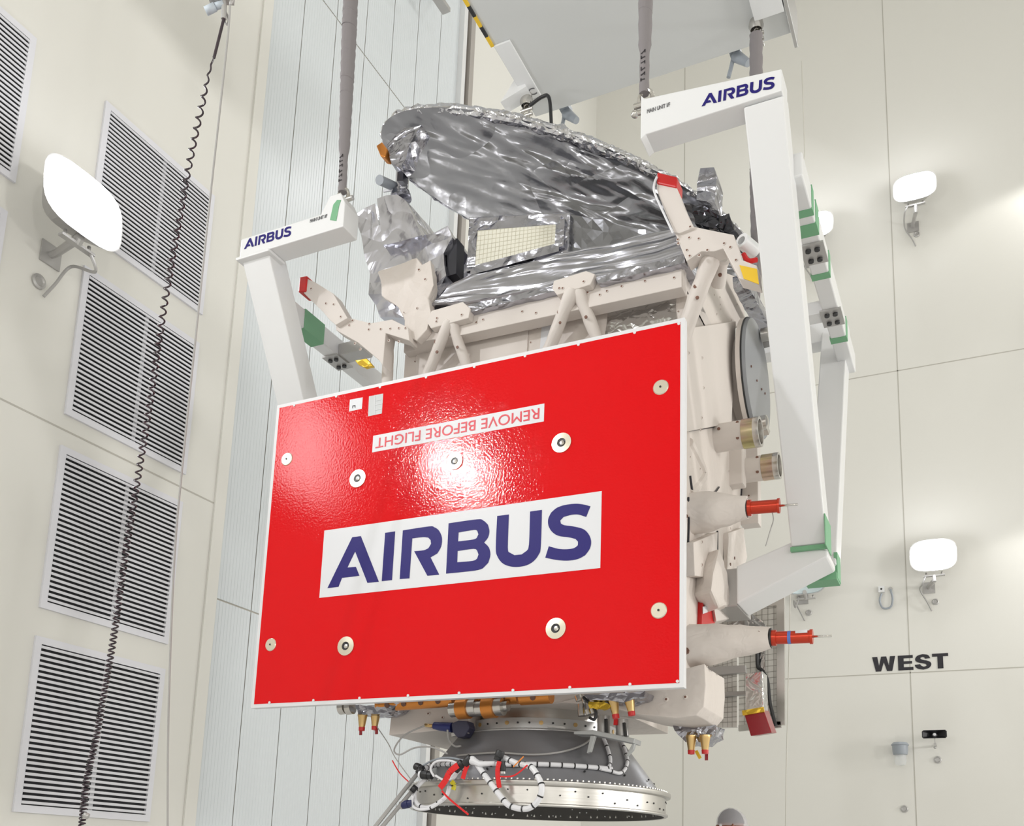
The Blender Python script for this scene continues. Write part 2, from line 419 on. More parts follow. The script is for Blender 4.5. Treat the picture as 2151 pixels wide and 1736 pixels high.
# floodlights on wall brackets
def floodlight(c, n, along, wallp, label, lit=True, w_=.64, h_=.5, glow=34, tilt=.12):
    c = V(c); n = V(n); along = V(along); up = V((0, 0, 1)); nt_ = (n - up * tilt).normalized(); up2 = nt_.cross(along).normalized()
    if up2.z < 0: up2 = -up2
    wp = V(wallp) + n * .004
    g = thing('floodlight', label, 'floodlight', wp, 'wall floodlights')
    q = lambda a, b, d: c + along * a + up2 * b + nt_ * d
    m = MB(); W, H = w_ / 2, h_ / 2; k = .14
    K = 28; oct_ = []
    for i in range(K):
        t = 2 * PI * i / K; cx_, sx_ = math.cos(t), math.sin(t); oct_.append((W * math.copysign(abs(cx_) ** .62, cx_), H * math.copysign(abs(sx_) ** .62, sx_)))
    fr = [q(a * 1.05, b * 1.05, 0) for a, b in oct_]; bk = [q(a * .62, b * .62, -.20) for a, b in oct_]
    ring_ = lambda o0, o1: [[o0 + i, o0 + (i + 1) % K, o1 + (i + 1) % K, o1 + i] for i in range(K)]
    m.add(fr + bk, ring_(0, K) + [list(range(K, 2 * K))])
    ins = [q(a * .99, b * .99, 0) for a, b in oct_]; ind = [q(a * .97, b * .97, -.015) for a, b in oct_]
    m.add(fr + ins + ind, ring_(0, K) + ring_(K, 2 * K))
    m.build('housing', GREYMET, g)
    m = MB(); m.prism([q(a * .985, b * .985, -.012) for a, b in oct_], nt_ * .03)
    m.build('glass', LENS if lit else LENSOFF, g, bevel=.008)
    foot = wp + n * .16
    m = MB(); m.tube([q(-.11, -H - .015, -.06), q(-.11, -H - .07, -.06)], .014); m.tube([q(.11, -H - .015, -.06), q(.11, -H - .07, -.06)], .014)
    m.bar(q(-.15, -H - .07, -.06), q(.15, -H - .07, -.06), .05, .02)
    m.build('yoke', GREYMET, g)
    m = MB(); m.tube([q(0, -H - .07, -.06), V((c.x, c.y, foot.z)) - n * 0 + V((0, 0, -.02))], .03); m.tube([V((c.x, c.y, foot.z)), wp + n * .07, wp + n * .009], [.035, .03, .028]); m.build('pole', GREYMET, g)
    m = MB(); a = along * .09; b = up * .09
    m.prism([wp - a - b + n * .012, wp + a - b + n * .012, wp + a + b + n * .012, wp - a + b + n * .012], -n * .011); m.build('wall_plate', GREYMET, g)
    m = MB(); pts = [q(-.11, -H - .05, -.06), q(-.17, -H - .2, -.05), wp + n * .10 - along * .12 + V((0, 0, -.05)), wp + n * .07 - along * .02 + V((0, 0, -.26)), wp + n * .03 + along * .03 + V((0, 0, -.38))]
    m.tube(spline(pts), .013, 6); m.build('cable', CABLEG, g)
    if lit:
        l = bpy.data.lights.new('floodlight_glow', 'POINT'); l.energy = glow; l.shadow_soft_size = .12; l.color = (.95, .96, 1)
        o = bpy.data.objects.new('floodlight_glow', l); COL.objects.link(o); o.location = c + nt_ * .2 + V((0, 0, .05))
    return g
def grommet(p, n, label, r=.06, name='wall_grommet', cat='cover'):
    m = MB(); p = V(p); n = V(n)
    m.lathe([(r, .0015), (r, .016), (r * .72, .024), (r * .55, .012), (.001, .012)], p, n, 20); tag(m.build(name, GREYMET, loc=p), label, cat, 'round wall grommets')
floodlight(at(178, 428, X=XL + .42), (1, 0, 0), (0, -1, 0), at(105, 537, X=XL), 'glaring floodlight on the left wall in front of the top vent', w_=.70, h_=.54, tilt=-.1, glow=22)
grommet(at(80, 592, X=XL + .001), (1, 0, 0), 'round grommet on the left wall under the glaring floodlight')
def west_lamp(px, py, wx, wy, label, lit=True, **k):
    floodlight(at(px, py, Y=YW - .40), (0, -1, 0), (1, 0, 0), at(wx, wy, Y=YW), label, lit, **k)
west_lamp(1921, 392, 1918, 478, 'lit floodlight highest on the back wall, right of the lifting rig', tilt=-.1)
west_lamp(1960, 1166, 1951, 1236, 'lit floodlight on the back wall above the word WEST', tilt=-.1)
west_lamp(1690, 1216, 1686, 1259, 'unlit floodlight on the back wall just below the lifting rig foot', False)
west_lamp(1708, 474, 1704, 552, 'lit floodlight almost hidden behind the right beam of the lifting rig', tilt=-.1)
grommet(at(1926, 493, Y=YW - .001), (0, -1, 0), 'round grommet below the highest lit floodlight on the back wall', .05)
grommet(at(1965, 1265, Y=YW - .001), (0, -1, 0), 'round grommet below the lit floodlight above WEST', .05)
grommet(at(1699, 1288, Y=YW - .001), (0, -1, 0), 'round grommet below the unlit floodlight', .05)
grommet(at(1970, 1597, Y=YW - .001), (0, -1, 0), 'round grey cover straight under the horn speaker', .055)
grommet(at(1900, 1700, Y=YW - .001), (0, -1, 0), 'round grey cover alone near the bottom of the back wall', .055)

# black WEST lettering on the back wall
def stroke_letters():
    g = thing('wall_lettering', 'black capital letters WEST painted on the back wall', 'lettering', at(1912, 1412, Y=YW))
    o = at(1833, 1412, Y=YW - .004); e = at(1993, 1404, Y=YW - .004); Wd = (e - o).x; Hh = .235
    def L(outs, x): flat_shape('letter', [[((x + a) * Wd, b * Hh) for a, b in ol] for ol in outs], o, (1, 0, 0), (0, 0, 1), BLACKINK, g, .003)
    L([[(.045, 0), (.115, 0), (.155, .62), (.195, 0), (.265, 0), (.31, 1), (.24, 1), (.222, .38), (.19, 1), (.122, 1), (.09, .38), (.07, 1), (0, 1)]], 0)
    L([[(0, 0), (.2, 0), (.2, .2), (.075, .2), (.075, .42), (.185, .42), (.185, .6), (.075, .6), (.075, .8), (.197, .8), (.197, 1), (0, 1)]], .345)
    S = [(0, .33), (.07, .35), (.085, .24), (.115, .17), (.15, .22), (.145, .33), (.11, .39), (.055, .46), (.015, .56), (.008, .74), (.04, .93), (.105, 1.01), (.175, .94), (.205, .72), (.135, .70), (.125, .80), (.1, .83), (.078, .78), (.08, .70), (.11, .63), (.165, .56), (.205, .45), (.213, .27), (.18, .07), (.11, -.02), (.045, .04), (.008, .18)]
    L([smooth_outline(S, 55)], .565)
    L([[(.067, 0), (.14, 0), (.14, .8), (.207, .8), (.207, 1), (0, 1), (0, .8), (.067, .8)]], .793)
stroke_letters()

# socket with cable loop, strobe lamp, horn speaker on the back wall
def wb(px, py, d=0): return at(px, py, Y=YW - d)
g = thing('wall_socket', 'small white socket box with a looped grey cable left of the lit floodlight above WEST', 'socket', wb(1852, 1245))
p = wb(1852, 1240); m = MB(); m.box(p.x - .045, p.x + .045, YW - .06, YW - .001, p.z - .05, p.z + .05); m.cyl((p.x, YW - .06, p.z), (p.x, YW - .064, p.z), .018, mi=1); m.build('socket_box', [WHITE, BLACK], g, bevel=.006)
m = MB(); m.tube(spline([wb(1852, 1247, .04), wb(1848, 1262, .05), wb(1853, 1276, .05), wb(1862, 1279, .05), wb(1872, 1274, .05), wb(1875, 1258, .05), wb(1872, 1244, .04), wb(1871, 1238, .004)]), .016, 8); m.build('cable', GREYP, g)
p = wb(1871, 1238); m = MB(); m.lathe([(.03, .001), (.03, .02), (.015, .025), (.001, .025)], p, (0, -1, 0), 14); m.build('cable_gland', GREYMET, g)
p = wb(1893, 1582); g = thing('jar_lamp', 'grey wall lamp with a clear glass jar beneath, left of the horn speaker', 'lamp', p)
c = V((p.x, YW - .17, p.z)); m = MB(); m.lathe([(.001, .14), (.10, .135), (.13, .10), (.125, .09), (.115, .085), (.11, -.01), (.10, -.05), (.085, -.055), (.001, -.055)], c, n=24)
m.build('lamp_cap', GREYP, g); m = MB(); m.tube([c + V((0, .08, .04)), V((p.x, YW - .001, p.z + .04))], .05); m.build('wall_mount', GREYP, g)
m = MB(); m.lathe([(.085, -.056), (.088, -.16), (.07, -.21), (.001, -.22)], c, n=24); m.build('glass_jar', GLASS, g)
p = wb(1965, 1549); g = thing('horn_speaker', 'black rectangular horn loudspeaker on the back wall below WEST', 'loudspeaker', p)
c = V((p.x, YW - .32, p.z)); m = MB(); a, b, k = .165, .06, .02
o1 = [(-a, -b + k), (-a + k, -b), (a - k, -b), (a, -b + k), (a, b - k), (a - k, b), (-a + k, b), (-a, b - k)]
rings = [[c + V((u * s, d, v_ * s)) for u, v_ in o1] for s, d in ((1.0, -.01), (1.04, 0), (.35, .18), (.30, .18))]
inn = [c + V((u * s, d, v_ * s)) for s, d in ((.97, -.01), (.55, .06), (.25, .12)) for u, v_ in o1]
allv = [v_ for r in rings[:3] for v_ in r]
m.add(allv, [[i * 8 + j, i * 8 + (j + 1) % 8, (i + 1) * 8 + (j + 1) % 8, (i + 1) * 8 + j] for i in range(2) for j in range(8)] + [list(range(16, 24))])
m.add(rings[0] + inn, [[i * 8 + j, i * 8 + (j + 1) % 8, (i + 1) * 8 + (j + 1) % 8, (i + 1) * 8 + j] for i in range(3) for j in range(8)] + [list(range(24, 32))])
m.build('horn', BLACK, g)
m = MB(); m.lathe([(.001, -.03), (.02, -.025), (.028, 0), (.028, .08)], c + V((0, .05, 0)), (0, 1, 0), 16); m.build('phase_plug', CABLEW, g)
m = MB(); m.bar(c + V((0, .06, -.055)), c + V((0, .06, -.14)), .03, .012); m.tube([c + V((0, .06, -.135)), V((c.x, YW - .001, c.z - .135))], .018); m.ball(c + V((0, .06, -.19)), .022); m.bar(c + V((0, .06, -.14)), c + V((0, .06, -.18)), .02, .02); m.build('mount', GREYMET, g)

# ================================================================== satellite
SX, SY = -2.497, 5.518
YB, XF = 5.0, -1.42           # front face and right face of the body
sat = thing('satellite', 'white insulated satellite with crumpled silver dish hanging behind the red panel', 'satellite', (SX, SY, 2.13))
m = MB()
m.box(-3.33, XF, YB, 6.32, 2.95, 4.56); m.box(-3.33, -1.92, YB, 6.32, 2.17, 2.95); m.box(-1.92, XF, YB, 5.45, 2.17, 2.95)
m.dots(pick([(1440, 720), (1452, 760), (1475, 800), (1450, 640), (1500, 620), (1512, 640), (1512, 700), (1449, 960), (1470, 985), (1480, 1010), (1455, 1160), (1460, 1210), (1470, 1250), (1446, 1090), (1530, 990), (1534, 1110), (1500, 1130)], X=XF), (1, 0, 0), .008)
m.dots(pick([(868, 735), (872, 760), (1010, 716), (1040, 702), (1080, 691), (1115, 720), (1118, 690), (1130, 690), (990, 735), (1425, 655), (1428, 680), (1390, 660)], Y=YB), (0, -1, 0), .008)
m.build('bus_body', [MLI, BUTTON], sat, bevel=.02)
# mirror window, and a white patch painted on as a bright reflection
m = MB(); m.prism(pick([(1278, 652), (1420, 622), (1422, 705), (1270, 712)], Y=YB - .004), (0, .003, 0)); m.build('mirror_window', MIRROR, sat, tri=.05, disp=(.006, 12, 'noise'))
m = MB(); m.prism(pick([(1138, 684), (1165, 678), (1162, 728), (1134, 732)], Y=YB - .004), (0, .003, 0)); m.build('reflection_patch', LABELW, sat)
# raised insulation panels on the front and right faces
m = MB(); m.prism(pick([(876, 728), (1110, 672), (1106, 760), (870, 800)], Y=YB - .012), (0, .011, 0)); m.dots(pick([(905, 723), (960, 709), (1000, 700), (1060, 686), (1100, 678)], Y=YB - .013), (0, -1, 0)); m.build('insulation_panel', [MLI2, BUTTON], sat, bevel=.004)
m = MB(); m.prism(pick([(1440, 690), (1546, 675), (1537, 889), (1440, 908)], X=XF + .03), (-.029, 0, 0)); m.dots(pick([(1475, 752), (1478, 815), (1474, 878), (1447, 742), (1512, 893), (1472, 903)], X=XF + .031), (1, 0, 0)); m.build('insulation_panel', [MLI2, BUTTON], sat, bevel=.008)
m = MB(); m.prism(pick([(1457, 1140), (1508, 1118), (1506, 1195), (1490, 1215), (1460, 1210)], X=XF + .05), (-.049, 0, 0)); m.dots(pick([(1474, 1139), (1474, 1187)], X=XF + .051), (1, 0, 0), .012); m.build('insulation_panel', [MLI, BUTTON], sat, bevel=.01)
m = MB(); m.prism(pick([(1530, 1120), (1562, 1110), (1568, 1170), (1565, 1190), (1528, 1200)], X=XF + .03), (-.029, 0, 0)); m.dots(pick([(1543, 1173), (1534, 1186)], X=XF + .031), (1, 0, 0), .01); m.build('insulation_panel', [MLI, BUTTON], sat, tri=.06, disp=(.012, 7, 'noise'))
# fillet pocket below the raised panel, right face
m = MB(); m.tube(spline([at(1446, 930, X=XF - .01), at(1462, 960, X=XF - .01), at(1476, 1000, X=XF - .01), at(1448, 1040, X=XF - .01)]), .03, 10); m.build('cable_duct', MLI, sat)
# seams between the blankets
for pts in ([(1446, 1045), (1447, 1100), (1445, 1160)], [(1507, 1116), (1507, 1195)], [(1568, 952), (1566, 968), (1560, 1000), (1557, 1042)], [(1450, 1000), (1454, 1030)], [(1480, 1041), (1500, 1036), (1510, 1024)], [(1448, 905), (1500, 897), (1538, 891)], [(1525, 1180), (1521, 1210), (1530, 1225)], [(1442, 740), (1470, 738)]):
    m = MB(); m.tube(spline([at(x, y, X=XF + .006) for x, y in pts], 4), .006, 6); m.build('blanket_seam', DARKF, sat)
# lower skirt and side pod
m = MB(); m.prism(pick([(1180, 1475), (1480, 1395), (1482, 1440), (1478, 1485), (1462, 1502), (1420, 1508), (1350, 1502), (1300, 1490)], Y=YB - .01), (0, .42, 0)); m.dots(pick([(1400, 1470), (1440, 1465), (1320, 1480)], Y=YB - .015), (0, -1, 0)); m.build('lower_skirt', [MLI, BUTTON], sat, bevel=.04, seg=3, tri=.1, disp=(.010, 3, 'noise'), smooth_all=True, sharp=2)
m = MB(); m.prism(pick([(824, 1478), (985, 1462), (985, 1530), (817, 1545)], Y=YB + .02), (0, 1.1, 0)); m.dots(pick([(900, 1500), (930, 1508)], Y=YB + .015), (0, -1, 0)); m.build('side_pod', [MLI2, BUTTON], sat, bevel=.012)

# deck beam that carries the antenna, with pads and bipod struts
YD = 4.85
m = MB(); m.prism(pick([(850, 682), (905, 655), (1432, 545), (1432, 603), (975, 703), (857, 722)], Y=YD), (0, .10, 0))
m.dots(pick([(905, 684), (937, 668), (1015, 672), (1040, 640), (1075, 632), (1097, 655), (1126, 658), (1150, 618), (1235, 615), (1260, 620), (1275, 612), (1306, 602), (1355, 591), (1416, 584), (1330, 575), (1380, 562), (1001, 678), (988, 673), (975, 680)], Y=YD - .001), (0, -1, 0))
m.build('deck_beam', [MLI2, BUTTON], sat, bevel=.012)
m = MB(); m.box(-3.3, XF, YD + .08, 6.3, 4.53, 4.66); m.build('deck', MLI2, sat, bevel=.01)
for a in ([(906, 653), (972, 634), (988, 648), (984, 668), (905, 690), (896, 676)], [(1163, 590), (1231, 569), (1250, 576), (1240, 598), (1170, 620), (1160, 607)]):
    m = MB(); m.prism(pick(a, Y=YD - .06), (0, .058, 0)); c = a[4]; m.dots(pick([(a[4][0] + 12, a[4][1] - 14), (a[3][0] - 14, a[3][1] - 6), (a[0][0] + 12, a[0][1] + 16)], Y=YD - .061), (0, -1, 0)); m.build('strut_pad', [MLI2, BUTTON], sat, bevel=.01)
def strut(p0, p1, r, name='bipod_strut'):
    m = MB(); p0 = V(p0); p1 = V(p1)
    pts = [p0.lerp(p1, t) for t in (0, .08, .3, .6, .9, 1)]
    m.tube(pts, [r * .8, r * 1.2, r, r * 1.06, r * 1.02, r], 12)
    q = p0.lerp(p1, .45); m.dots([q + V((0, -r, .02)), q + V((.01, -r, -.05))], (0, -1, 0))
    return m.build(name, [MLI2, BUTTON], sat, tri=.06, disp=(.006, 9, 'noise'), smooth_all=True)
strut(at(945, 672, Y=YD - .045), at(893, 800, Y=YB - .055), .034)
strut(at(948, 672, Y=YD - .03), at(984, 780, Y=YB - .05), .034)
strut(at(1205, 606, Y=YD - .045), at(1148, 745, Y=YB - .055), .038)
strut(at(1212, 606, Y=YD - .03), at(1258, 720, Y=YB - .05), .036)
strut(at(818, 700, Y=YD), at(812, 815, Y=YD + .06), .034)
strut(at(1496, 535, Y=YD), at(1430, 720, Y=YB - .06), .048)
strut(at(1516, 545, Y=YD + .12), at(1508, 600, Y=YB + .1), .04)
# antenna arm, right
def plate(name, pts, Y, th, m_, parent, dots=(), bev=.01, tri=0, disp=None, mats=None):
    m = MB(); m.prism(pick(pts, Y=Y), (0, th, 0))
    if dots: m.dots(pick(dots, Y=Y - .001), (0, -1, 0))
    return m.build(name, [m_, BUTTON], parent, bevel=bev, tri=tri, disp=disp)
arm = plate('antenna_arm', [(1379, 384), (1421, 393), (1440, 440), (1458, 478), (1427, 490), (1416, 488), (1395, 440), (1380, 400)], 4.74, .10, MLI2, sat, [(1450, 477)], .012)
m = MB(); m.prism(pick([(1380, 361), (1422, 371), (1421, 394), (1379, 385)], Y=4.73), (0, .12, 0)); m.build('red_cap', CAPRED, arm, bevel=.008)
m = MB(); m.tube(spline(pick([(1380, 372), (1375, 385), (1375, 405), (1395, 450), (1414, 490)], Y=4.72)), .007, 6); m.build('cable', CABLEW, arm)
plate('arm_hub', [(1418, 488), (1430, 480), (1457, 476), (1500, 485), (1541, 493), (1551, 520), (1559, 546), (1590, 558), (1594, 596), (1553, 585), (1519, 522), (1500, 528), (1473, 528), (1442, 549), (1428, 515)], 4.76, .10, MLI2, sat,
      [(1448, 500), (1468, 502), (1521, 512), (1534, 520), (1486, 526), (1443, 526), (1424, 504), (1469, 537), (1546, 547), (1425, 512), (1449, 538)])
plate('yellow_tag', [(1553, 557), (1590, 565), (1594, 597), (1562, 585)], 4.75, .006, YELLOW, sat, bev=0)
# upper cheek of the right face
m = MB(); m.prism(pick([(1490, 560), (1548, 582), (1560, 630), (1566, 672), (1546, 690), (1450, 690), (1446, 640)], X=XF), (-.06, 0, 0)); m.dots(pick([(1511, 596), (1512, 625), (1513, 650), (1536, 672), (1505, 660), (1548, 640)], X=XF + .001), (1, 0, 0), .008); m.build('side_cheek', [MLI, BUTTON], sat, bevel=.01)
# antenna arm, left
arm = plate('antenna_arm', [(644, 585), (660, 592), (700, 617), (730, 668), (705, 683), (692, 672), (679, 656), (638, 616)], 4.70, .10, MLI2, sat, [(654, 607), (685, 638), (701, 640), (716, 666)], .012)
m = MB(); m.prism(pick([(629, 582), (645, 579), (642, 612), (626, 614)], Y=4.69), (0, .12, 0)); m.build('red_cap', CAPRED, arm, bevel=.008)
plate('arm_hub', [(705, 683), (730, 667), (779, 679), (823, 671), (857, 688), (860, 716), (810, 700), (804, 768), (795, 756), (752, 720), (706, 694)], 4.74, .10, MLI2, sat,
      [(741, 674), (776, 681), (800, 692), (820, 691), (838, 690), (775, 693), (852, 690), (734, 684), (746, 722), (757, 734), (817, 716), (838, 718)])
plate('yellow_tag', [(745, 757), (770, 753), (783, 768), (766, 772), (752, 766)], 4.76, .03, KAPTON, sat, bev=.004)

# silver foil apron on the deck
m = MB(); m.prism(pick([(903, 642), (940, 600), (985, 578), (1100, 555), (1200, 527), (1330, 500), (1418, 478), (1430, 500), (1442, 545), (1340, 570), (1240, 592), (1100, 612), (960, 638)], Y=YD - .03), (0, .42, 0))
m.build('foil_apron', APRONF, sat, tri=.05, disp=(.018, 3.4, 'crumple'), smooth_all=True, sharp=1.0)
m = MB(); m.prism(pick([(915, 664), (985, 640), (1165, 600), (1165, 612), (1010, 650), (930, 672)], Y=YD - .05), (0, .06, 0)); m.prism(pick([(1250, 582), (1438, 535), (1440, 552), (1255, 596)], Y=YD - .05), (0, .06, 0))
m.build('foil_hem', FOIL, sat, tri=.05, disp=(.010, 9, 'crumple'), smooth_all=True, sharp=1.0)
# solid dark block painting the shade in the gap between housing and feed
m = MB(); m.prism(pick([(938, 520), (960, 500), (958, 575), (940, 580)], Y=YD + .05), (0, .1, 0)); m.build('painted_dark', DARKF, sat)
# feed horn box with tiled front
YF = 4.92
feed = plate('feed_box', [(984, 456), (1197, 444), (1194, 535), (979, 582)], YF + .02, .8, FOIL, sat, bev=.01, tri=.1, disp=(.012, 8, 'crumple'))
m = MB()
T = pick([(995, 476), (1177, 461), (1174, 519), (988, 569)], Y=YF)
for k in range(4):
    m.bar(T[k] + V((0, .02, 0)), T[(k + 1) % 4] + V((0, .02, 0)), .04, .06)
m.build('feed_frame', FOIL, feed, tri=.05, disp=(.003, 12, 'crumple'))
m = MB(); m.prism([p + V((0, .004, 0)) for p in T], (0, .012, 0)); nx, nz = 22, 9
for i in range(1, nx):
    a = T[0].lerp(T[1], i / nx); b = T[3].lerp(T[2], i / nx); m.bar(a + V((0, .003, 0)), b + V((0, .003, 0)), .0025, .0025, (0, 1, 0), 1)
for i in range(1, nz):
    a = T[0].lerp(T[3], i / nz); b = T[1].lerp(T[2], i / nz); m.bar(a + V((0, .003, 0)), b + V((0, .003, 0)), .0025, .0025, (0, 1, 0), 1)
m.build('feed_tiles', [TILE, TILELINE], feed)
# foil wedge right of the feed
m = MB(); m.prism(pick([(1200, 452), (1290, 468), (1425, 498), (1425, 522), (1240, 545), (1198, 540)], Y=YF + .06), (0, .7, 0)); m.build('foil_wedge', DISHF, sat, tri=.08, disp=(.02, 6, 'crumple'))
# left silver housing, boom
hs = plate('foil_housing', [(746, 450), (788, 424), (796, 470), (885, 492), (908, 488), (940, 476), (950, 498), (932, 531), (938, 577), (911, 602), (903, 640), (900, 664), (848, 670), (798, 666), (781, 619), (766, 534)], 4.86, .42, FOIL2, sat, bev=0, tri=.13, disp=(.03, 4.5, 'crumple'))
plate('foil_box', [(790, 416), (834, 407), (852, 418), (886, 494), (840, 508), (803, 516), (797, 470)], 4.80, .40, FOIL2, hs, bev=0, tri=.16, disp=(.016, 4, 'crumple'))
plate('insulation_flap', [(795, 572), (840, 553), (875, 541), (886, 556), (904, 546), (911, 599), (899, 628), (905, 655), (897, 692), (875, 716), (850, 700), (848, 674), (834, 645), (804, 620)], 4.79, .06, MLI, sat, [(881, 568), (894, 588), (849, 657), (876, 648)], .008, .05, (.016, 6, 'noise'))
m = MB(); m.cyl(at(842, 412, Y=4.95), at(846, 350, Y=4.95), .045); m.cyl(at(842, 418, Y=4.95), at(842, 405, Y=4.95), .075, .065); m.build('boom_post', FOIL, hs, tri=.05, disp=(.008, 10, 'crumple'))
m = MB(); m.cyl(at(797, 378, Y=4.75), at(832, 394, Y=4.95), .032); m.tube(spline(pick([(806, 402), (830, 398), (850, 392), (852, 384), (838, 380)], Y=4.9)), .009, 6, 1); m.build('release_pin', [GREYP, CABLEW], hs)
# reflector dish
Ld, Rd = at(826, 325, Y=4.75), at(1594, 528, Y=6.3)
Cd = at(1210, 425, Y=5.5)
Mj = (Rd - Ld) / 2
Cj = at(1120, 258, Y=5.12) - Cd
Nd = Mj.cross(Cj).normalized()
if Nd.y > 0: Nd = -Nd                   # the side that faces the camera
def dp(a, s, h): return Cd + (Mj * math.cos(a) + Cj * math.sin(a)) * s + Nd * h
m = MB(); N = 160; RI = 36; vs = []; fs = []
def crease(a, s):
    x, y = math.cos(a) * s, math.sin(a) * s
    q = V((x * 1.35 + y * .5, y * 1.5 - x * .4, 3.7))
    d = noise.voronoi(q * 1.7)[0]; d2 = noise.voronoi(q * 3.6 + V((4, 2, 1)))[0]
    h = .55 * (d[1] - d[0]) + .22 * (d2[1] - d2[0]) + .55 * abs(noise.noise(q * 1.2))
    k = max(0, min(1, (x + .7 * y + .75) * .9))
    return h * min(1, (1.02 - s) * 6) * (.22 + .78 * k)
for i in range(RI + 1):
    s = .02 + (1 - .02) * i / RI
    for j in range(N):
        a = 2 * PI * j / N
        vs.append(dp(a, s, -.03 * (1 - s * s) - .085 * crease(a, s)))
for i in range(RI):
    for j in range(N): fs.append([i * N + j, i * N + (j + 1) % N, (i + 1) * N + (j + 1) % N, (i + 1) * N + j])
fs.append(list(range(N))); m.add(vs, fs, 0, True)
bk = [dp(2 * PI * j / N, s, h) for s, h in ((1.0, -.07), (.95, -.12), (.6, -.30), (.05, -.36)) for j in range(N)]
m.add(vs[-N:] + bk, [[i * N + j, i * N + (j + 1) % N, (i + 1) * N + (j + 1) % N, (i + 1) * N + j] for i in range(4) for j in range(N)] + [list(range(4 * N, 5 * N))], 0, True)
dish = m.build('reflector_dish', DISHF, sat, sharp=.5)
m = MB(); ring = []
for j in range(241):
    a = 2 * PI * j / 240; k = .5 + .5 * math.sin(a + .2); ring.append(dp(a, .985 + .012 * noise.noise(V((a * 7, 0, 0))), -.045 + .012 * noise.noise(V((a * 9, 3, 0)))))
m.tube(ring, [.008 + .038 * (.5 + .5 * math.sin(2 * PI * j / 240 + .1)) * (1 + .35 * noise.noise(V((j * .45, 7, 0)))) for j in range(241)], 12, cap=False); m.build('rim_foil', RIMF, dish, tri=.035, disp=(.014, 17, 'crumple'), flat=True)
m = MB(); m.prism(pick([(812, 300), (850, 268), (885, 262), (862, 300), (852, 335), (838, 352), (822, 345)], Y=4.60), (0, .12, 0)); m.build('hinge_foil', FOIL, dish, tri=.06, disp=(.015, 9, 'crumple'), flat=True)
m = MB(); m.prism(pick([(790, 306), (802, 298), (812, 312), (808, 330), (799, 328)], Y=4.58), (0, .08, 0)); m.build('copper_bracket', COPPER, dish, bevel=.006)
m = MB(); m.prism(pick([(848, 325), (866, 322), (862, 345), (848, 350), (846, 380), (834, 380), (836, 345)], Y=4.68), (0, .06, 0)); m.build('hinge_shade', DARKF, dish)  # last part: solid dark block standing in for shade at the hinge
# right hold-down block under the dish edge
plate('hold_down', [(1447, 425), (1475, 432), (1530, 452), (1556, 500), (1520, 486), (1490, 478), (1458, 470)], 5.15, .2, DARKFOIL, sat, bev=0, tri=.05, disp=(.04, 7, 'crumple'))
plate('foil_bracket', [(1470, 352), (1500, 350), (1506, 370), (1502, 425), (1462, 420), (1464, 385)], 5.6, .18, FOIL, sat, bev=.004, tri=.08, disp=(.008, 8, 'crumple'))
m = MB(); m.lathe([(.042, 0), (.042, .12), (.024, .12), (.024, .02)], at(1585, 528, Y=4.98), V((-.45, -1, .1)), 20, closed=True); m.build('guide_tube', WHITE, sat)
m = MB(); m.tube(spline([at(1562, 535, Y=4.9), at(1572, 548, Y=4.88), at(1590, 546, Y=4.9)]), .014, 8); m.build('red_strap', REDRIB, sat)
# silver strut behind the hub
m = MB(); m.bar(at(1555, 590, X=XF + .1), at(1608, 690, X=XF + .12), .10, .08); m.build('foil_strut', FOIL, sat, tri=.06, disp=(.012, 9, 'crumple'), flat=True)

# round grey antenna on the right face
c = at(1593, 797, X=-1.28); R_ = .405
an = MB(); an.lathe([(R_ * .9, -.07), (R_ * 1.02, -.065), (R_ * 1.02, -.03)], c, (1, 0, 0), 64)
o = an.build('disc_antenna', MLI2, sat)
an = MB(); an.lathe([(R_ * 1.02, -.03), (R_ * 1.0, 0), (.001, 0)], c, (1, 0, 0), 64); an.build('disc_face', GREYD, o)
an = MB(); an.lathe([(R_ * 1.025, -.034), (R_ * 1.03, -.028), (R_ * 1.025, -.022)], c, (1, 0, 0), 64); an.build('disc_edge', BLACK, o)
an = MB()
for px, py in ((1600, 705), (1595, 890)):
    q = at(px, py, X=-1.27); an.lathe([(.05, 0), (.05, .05), (.03, .06), (.001, .06)], q, (1, 0, 0), 18); an.bar(q + V((.02, 0, 0)), q + V((.03, .07, -.05)), .05, .04)
an.dots(pick([(1578, 770), (1590, 800), (1600, 818), (1607, 827)], X=-1.278), (1, 0, 0), .008); an.build('hinge', [STEEL, BUTTON], o)
c0 = at(1592, 793, X=XF); m = MB(); m.lathe([(.3, 0), (.3, .1)], V((XF - .02, c.y, c.z)), (1, 0, 0), 32); m.build('antenna_stand', MLI2, o)
# two barrels
for (px, py), ex, (gx, r), lab in (((1497, 923), 1598, (1565, .088), 0), ((1535, 993), 1638, (1606, .083), 1)):
    s0 = at(px, py, X=XF - .02); e = at(ex, py - 4, Y=s0.y); gg = at(gx, py - 3, Y=s0.y); d = V((1, 0, 0)); L = e.x - s0.x; G = gg.x - s0.x
    m = MB(); m.lathe([(r * 1.0, 0), (r, G)], s0, d, 32); m.dots([s0 + V((G * .3, -r, .02)), s0 + V((G * .85, -r * .8, .05)), s0 + V((G * .85, -r * .8, -.05))], (0, -1, 0), .01); b = m.build('sensor_barrel', [MLI2, BUTTON], sat)
    m = MB(); m.lathe([(r * 1.04, G - .01), (r * 1.04, L - .035)], s0, d, 40); m.build('chromate_ring', GOLDRING, b)
    m = MB(); m.lathe([(r * 1.04, L - .035), (r * 1.06, L - .03), (r * 1.06, L), (r * .86, L), (r * .80, L - .05), (r * .80, L - .12), (.001, L - .12)], s0, d, 40); m.build('steel_lip', STEEL, b)
m = MB(); m.box(XF - .01, XF + .09, 6.0, 6.1, 3.75, 4.15); m.build('barrel_bracket', MLI2, sat, bevel=.01)
